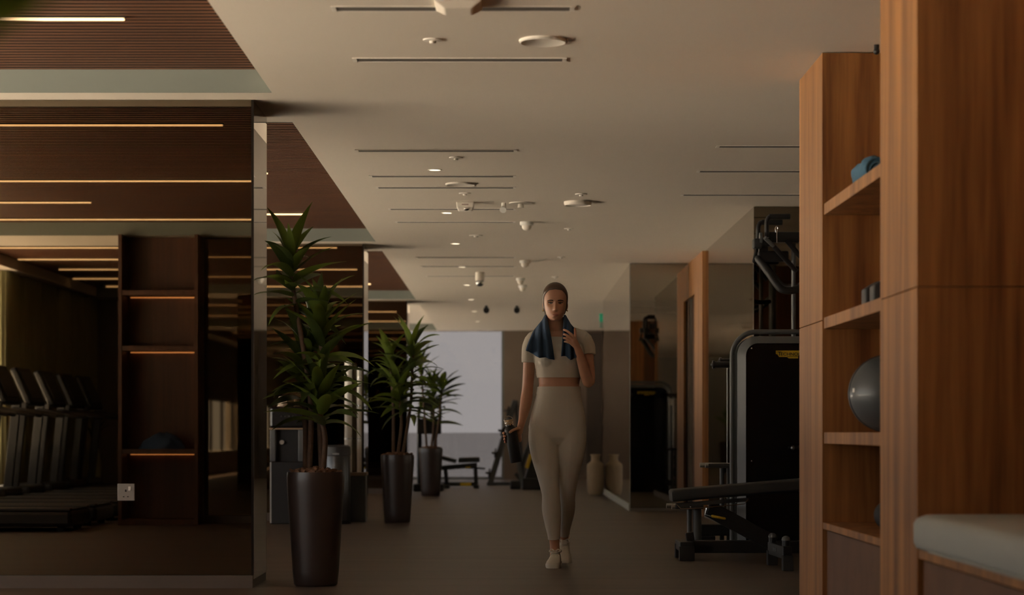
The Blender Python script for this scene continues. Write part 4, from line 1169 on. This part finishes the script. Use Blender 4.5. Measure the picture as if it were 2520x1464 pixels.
# face details
def face_pt(x, z, out=.0):
    w, f, b = head_at(z); k = max(0, 1 - (abs(x)/w)**(2/.86)) ** (.86/2)
    return Vector((HX + x, HY - f*k - relief(x, z) - out, z))
for s in (-1, 1):
    ec = face_pt(s*.031, 1.5985); ec.y += .0085
    ey = MB().sphere(ec, (.0125, .0112, .0078), 20, 12).build('eyeball', M['eyewhite'], bo, smooth=80)
    MB().sphere(ec + Vector((-s*.0035, -.0088, -.0004)), (.0060, .0034, .0060), 16, 8).build('iris', M['iris'], bo, smooth=80)
    # eyelids
    up = [face_pt(s*(.031 + dx), 1.5985 + .0040*(1 - (dx/.0155)**2) + .0008, .0012) for dx in [-.0155 + .031*i/10 for i in range(11)]]
    for p in up: p.y = min(p.y, ec.y - .0092)
    MB().tube(up, [.0014 + .0018*math.sin(PI*i/10) for i in range(11)], 8).build('eyelid', M['brow'], bo, smooth=60)
    bw = [face_pt(s*(.014 + .034*i/10), 1.6105 + .0038*math.sin(PI*min(1, (i/10)*.8 + .05)) - .0025*(i/10)**3, .0004) for i in range(11)]
    MB().tube(bw, [.0018 + .0018*math.sin(PI*(.30 + .65*i/10)) for i in range(11)], 8, flat=1.0).build('eyebrow', M['brow'], bo, smooth=60)
    MB().sphere((HX + s*.0735, HY + .012, 1.556), .0042, 10, 6).build('earring', M['gold'], bo, smooth=60)
lipm = MB()
for z0, hh, ww in ((1.5282, .0028, .0250), (1.5200, .0036, .0225)):
    rs = []
    for i in range(13):
        x = -ww + 2*ww*i/12; k = math.sqrt(max(0.02, 1 - (x/ww)**2)); 
        zc = z0 + (.0012*math.cos(x/ww*PI*1.0) if z0 > 1.525 else 0) - (0.0012*(x/ww)**2 if z0 > 1.525 else -.0040*(x/ww)**2)
        c = face_pt(x, zc, -.0018)
        rs.append([c + Vector((0, math.cos(a)*.0030*k, math.sin(a)*hh*k)) for a in [2*PI*j/10 for j in range(10)]])
    lipm.rings(rs)
lipm.build('lips', M['lips'], bo, smooth=70)

# hair: a cap that dips under the skin at the hairline, a bun-tail behind
hr = MB(); rs = []
HZ = [1.535 + (1.635 - 1.535)*i/34 for i in range(34)] + [1.635 + .0862*math.sin(PI/2*i/30) for i in range(31)]
for z in HZ:
    ring = []
    base = head_ring(z, 0, 96, False)
    up_ = max(0, (z - 1.635)/.0862)
    for (x, y, _) in base:
        dx, dy = x - HX, y - HY
        ang = math.degrees(math.atan2(-dy, abs(dx)))          # 90 = straight ahead, -90 = straight back
        if ang > 62: hl = 1.680 - .005*((90 - ang)/28)
        elif ang > 28: hl = 1.675 - (62 - ang)/34*.038
        elif ang > 8: hl = 1.637 - (28 - ang)/20*.064
        else: hl = 1.558 - max(0, min(1, (8 - ang)/30))*.04
        k = max(-1, min(1, (z - hl)/.010))
        o_ = .0068*k + (.0005*math.sin(dx*300)*(1 - up_) if k > .9 else 0)
        l = math.hypot(dx, dy) or 1
        c_ = math.sqrt(max(0, 1 - up_**2))
        ring.append((HX + dx*(1 + o_*max(c_, .25)/l), HY + dy*(1 + o_*max(c_, .25)/l), z + o_*up_*1.1))
    rs.append(ring)
hr.rings(rs)
ha = hr.build('hair', M['hair'], pe, smooth=80)
MB().capsule(catmull([(HX - .01, HY + .095, 1.625), (HX - .026, HY + .115, 1.58), (HX - .040, HY + .108, 1.52), (HX - .043, HY + .095, 1.47)], 4), [.024]*4 + [.027]*4 + [.022]*4 + [.010], 14).build('ponytail', M['hair'], ha, smooth=60)

# crop top
tp = MB()
rows = [r for r in TORSO if 836 <= r[0] <= 906] + [(922, 1375.5, .131, .101, .083, 0), (929, 1376, .1275, .0955, .081, 0)]
rows = [(829, 1371, .085, .060, .074, .010)] + rows
torso(tp, rows, .0062)
for x in (1349, 1399): tp.sphere(Wp(x, 888, -.062), (.064, .0625, .058))
tp.capsule([Wp(1340, 823, .02), Wp(1312, 838, .012)], [.050, .0545], 16)
tp.capsule([Wp(1400, 822, .02), Wp(1436, 836, .012)], [.051, .0545], 16)
limb(tp, ARM_R[:2] + [(1303, 875, .012, .0425), (1302.5, 892, .013, .041)], .0065, 20, True)
limb(tp, ARM_L[:2] + [(1446, 866, .0, .0435), (1447, 875, -.006, .0415)], .0065, 20, True)
tpo = remesh(tp, 'crop_top', M['top'], .0042, 6, pe, pe0)
tpo['label'] = 'beige short-sleeved crop top'
hem = []
for (py, ex) in ((917, .0085), (929, .0085)):
    pass
m = MB(); torso(m, [(917, 1375.5, .132, .1035, .084, 0), (923, 1375.6, .1305, .100, .083, 0), (929.5, 1376, .1275, .096, .081, 0)], .0088, 48)
m.build('hem_band', M['top'], tpo, smooth=50)

# leggings
lg = MB()
torso(lg, [(953, 1375.6, .1255, .088, .0795, 0)] + [r for r in TORSO if r[0] >= 968], .0055)
for L, cut in ((LEG_R, 8), (LEG_L, 8)):
    last = L[cut]; nxt = L[cut + 1]
    end = (last[0]*.5 + nxt[0]*.5, last[1]*.5 + nxt[1]*.5, last[2]*.5 + nxt[2]*.5, (last[3] + nxt[3])/2 + .001)
    limb(lg, L[:cut + 1] + [end], .0048, 20, True)
for x in (1345, 1399): lg.sphere(Wp(x, 1050, .065), (.0905, .080, .0905))
lgo = remesh(lg, 'leggings', M['leggings'], .0045, 6, pe, pe0)
lgo['label'] = 'light beige high-waisted leggings'
m = MB(); torso(m, [(951.5, 1375.6, .1252, .088, .0795, 0), (958, 1375.5, .127, .089, .081, 0), (969, 1375, .1305, .0905, .0835, 0)], .0078, 48)
m.build('waistband', M['leggings'], lgo, smooth=50)

# shoes
def shoe(ankle, toe_dir, pitch, label):
    """ankle: point on the ground below the heel centre (at pitch 0); pitch lifts the heel about the ball of the foot"""
    root = bpy.data.objects.new('shoe', None); COL.objects.link(root); root.parent = pe
    yaw = math.atan2(toe_dir[1], toe_dir[0])
    ball = Vector((.145, 0, 0))
    mt = Matrix.Translation(Vector(ankle) - pe0) @ Matrix.Rotation(yaw, 4, 'Z') @ Matrix.Translation(ball) @ Matrix.Rotation(pitch, 4, 'Y') @ Matrix.Translation(-ball)
    root.matrix_local = mt
    OFF[root.name] = Vector((0, 0, 0))
    outl = [(-.062, .018), (-.055, .030), (-.03, .036), (.02, .034), (.07, .037), (.12, .046), (.16, .047), (.19, .040), (.208, .027), (.214, .010)]
    def ring(z, k, dx=0):
        r = [(x*1.0 + dx, w*k, z) for x, w in outl] + [(x*1.0 + dx, -w*k, z) for x, w in reversed(outl)]
        return r
    MB().rings([ring(0, .93), ring(.006, 1.0), ring(.020, 1.03), ring(.027, 1.0)]).build('sole', M['sole'], root, smooth=45, local=True)
    up = MB(); rs = []
    for x, w, h in ((-.060, .016, .070), (-.052, .027, .082), (-.03, .033, .088), (.0, .034, .086), (.03, .034, .083), (.055, .036, .077), (.085, .039, .067), (.115, .043, .057), (.145, .0455, .052), (.175, .043, .047), (.196, .034, .042), (.208, .020, .035)):
        ringv = []
        for j in range(16):
            a = PI*j/15; ca, sa = math.cos(a), math.sin(a)
            ringv.append((x, w*math.copysign(abs(ca)**.7, ca), .022 + (h - .022)*abs(sa)**.75))
        rs.append(ringv)
    up.rings(rs, caps=True); up.build('upper', M['shoe'], root, smooth=60, local=True)
    MB().tube([(-.005 + .044*math.cos(t), .031*math.sin(t), .090 - .004*math.cos(t)) for t in [2*PI*i/24 for i in range(25)]], .008, 10).build('collar', M['shoe'], root, smooth=60, local=True)
    MB().obox((.045, 0, .092), (.060, .036, .008), Euler((0, .30, 0))).build('tongue', M['shoe'], root, bevel=.004, local=True)
    for i in range(5):
        x = .045 + .017*i; z = .088 - .0095*i
        MB().capsule([(x, -.024, z - .010), (x + .004, 0, z), (x, .024, z - .010)], .0032, 8).build('lace', M['sole'], root, local=True)
    for sg in (-1, 1):
        MB().tube(catmull([(.045, 0, .092), (.04, sg*.02, .104), (.055, sg*.034, .092), (.05, sg*.012, .090)], 4), .0026, 6).build('lace_bow', M['sole'], root, local=True)
    root['label'] = label
    return root
fa = Wp(1367, 0, -.02); fa.z = 0
shoe(fa, (-.10, -1), 0.02, 'cream lace-up trainer on the leading foot')
fb_ = Wp(1388, 0, .475); fb_.z = 0
shoe(fb_, (-.02, -1), 0.62, 'cream lace-up trainer on the trailing foot, heel lifted')

# towel
def drape(rows, folds, phase):
    O = catmull([Wp(*r[0]) for r in rows], 7); I = catmull([Wp(*r[1]) for r in rows], 7)
    n = len(O); mcol = 30; vs = []; fs = []
    for i in range(n):
        t = i / (n - 1)
        for j in range(mcol + 1):
            c = j / mcol
            p = O[i].lerp(I[i], c)
            amp = .004 + .018*t**1.3
            wv = math.sin(c*2*PI*folds + phase + .6*t) 
            p = p + Vector((.004*math.cos(c*2*PI*folds*.5 + t*3)*t, -amp*wv - .012*math.sin(PI*c)*t, 0))
            if t > .75: p.z -= (t - .75)*.07*max(0, math.sin(c*PI*1.6 - .5)) + (t-.75)*.012*wv
            vs.append(p)
    for i in range(n - 1):
        for j in range(mcol):
            k = i*(mcol + 1) + j
            fs.append((k, k+1, k+mcol+2, k+mcol+1))
    return vs, fs
tl = MB()
tl.add(*drape([((1366, 818, .105), (1366, 782, .085)), ((1330, 812, .085), (1342, 780, .055)), ((1316, 812, .0), (1345, 776, -.010)), ((1306, 832, -.090), (1351, 800, -.095)), ((1300, 848, -.125), (1358, 838, -.140)), ((1296, 862, -.140), (1364, 886, -.165))], 2.6, .4))
tl.add(*drape([((1366, 818, .105), (1366, 782, .085)), ((1402, 810, .085), (1391, 780, .055)), ((1412, 808, .0), (1388, 776, -.010)), ((1415, 830, -.090), (1387, 802, -.095)), ((1418, 852, -.130), (1385, 842, -.140)), ((1420, 880, -.150), (1383, 876, -.165))], 1.9, 1.0))
to = tl.build('towel', M['navy'], smooth=180)
sd_ = to.modifiers.new('solidify', 'SOLIDIFY'); sd_.thickness = .007; sd_.offset = 0
tag(to, 'dark navy towel hanging around the neck of the walking person', 'towel')

# bottle
bt = thing('water_bottle', BA, 'matte black bottle with wooden cap carried in the lowered hand', 'bottle')
zq = Vector((0, 0, 1)).rotation_difference(-bax).to_matrix().to_4x4()
def bpart(prof, name, matl, parent=bt, n=28):
    o = MB().lathe(prof, n).build(name, matl, parent, smooth=40, local=True)
    if parent == bt: o.matrix_local = zq
    return o
bpart([(.001, -.215), (.034, -.215), (.037, -.209), (.037, -.02), (.035, -.008), (.027, .004), (.022, .008), (.022, .016), (.001, .016)], 'flask', mat('matte_black', (.012, .012, .012), .5))
cp_ = bpart([(.0255, .012), (.0255, .020), (.001, .020)], 'neck_ring', M['chrome'])
cp2 = bpart([(.026, .020), (.0265, .024), (.0265, .044), (.024, .048), (.001, .048)], 'cap', M['cork'])
MB().tube(catmull([(-.026, 0, .034), (-.024, 0, .055), (0, 0, .070), (.024, 0, .055), (.026, 0, .034)], 6), .0022, 8).build('wire_loop', M['chrome'], cp2, smooth=60, local=True)
MB().lathe([(.0268, .028), (.0275, .030), (.0268, .032)], 28).build('band', M['chrome'], cp2, smooth=40, local=True)
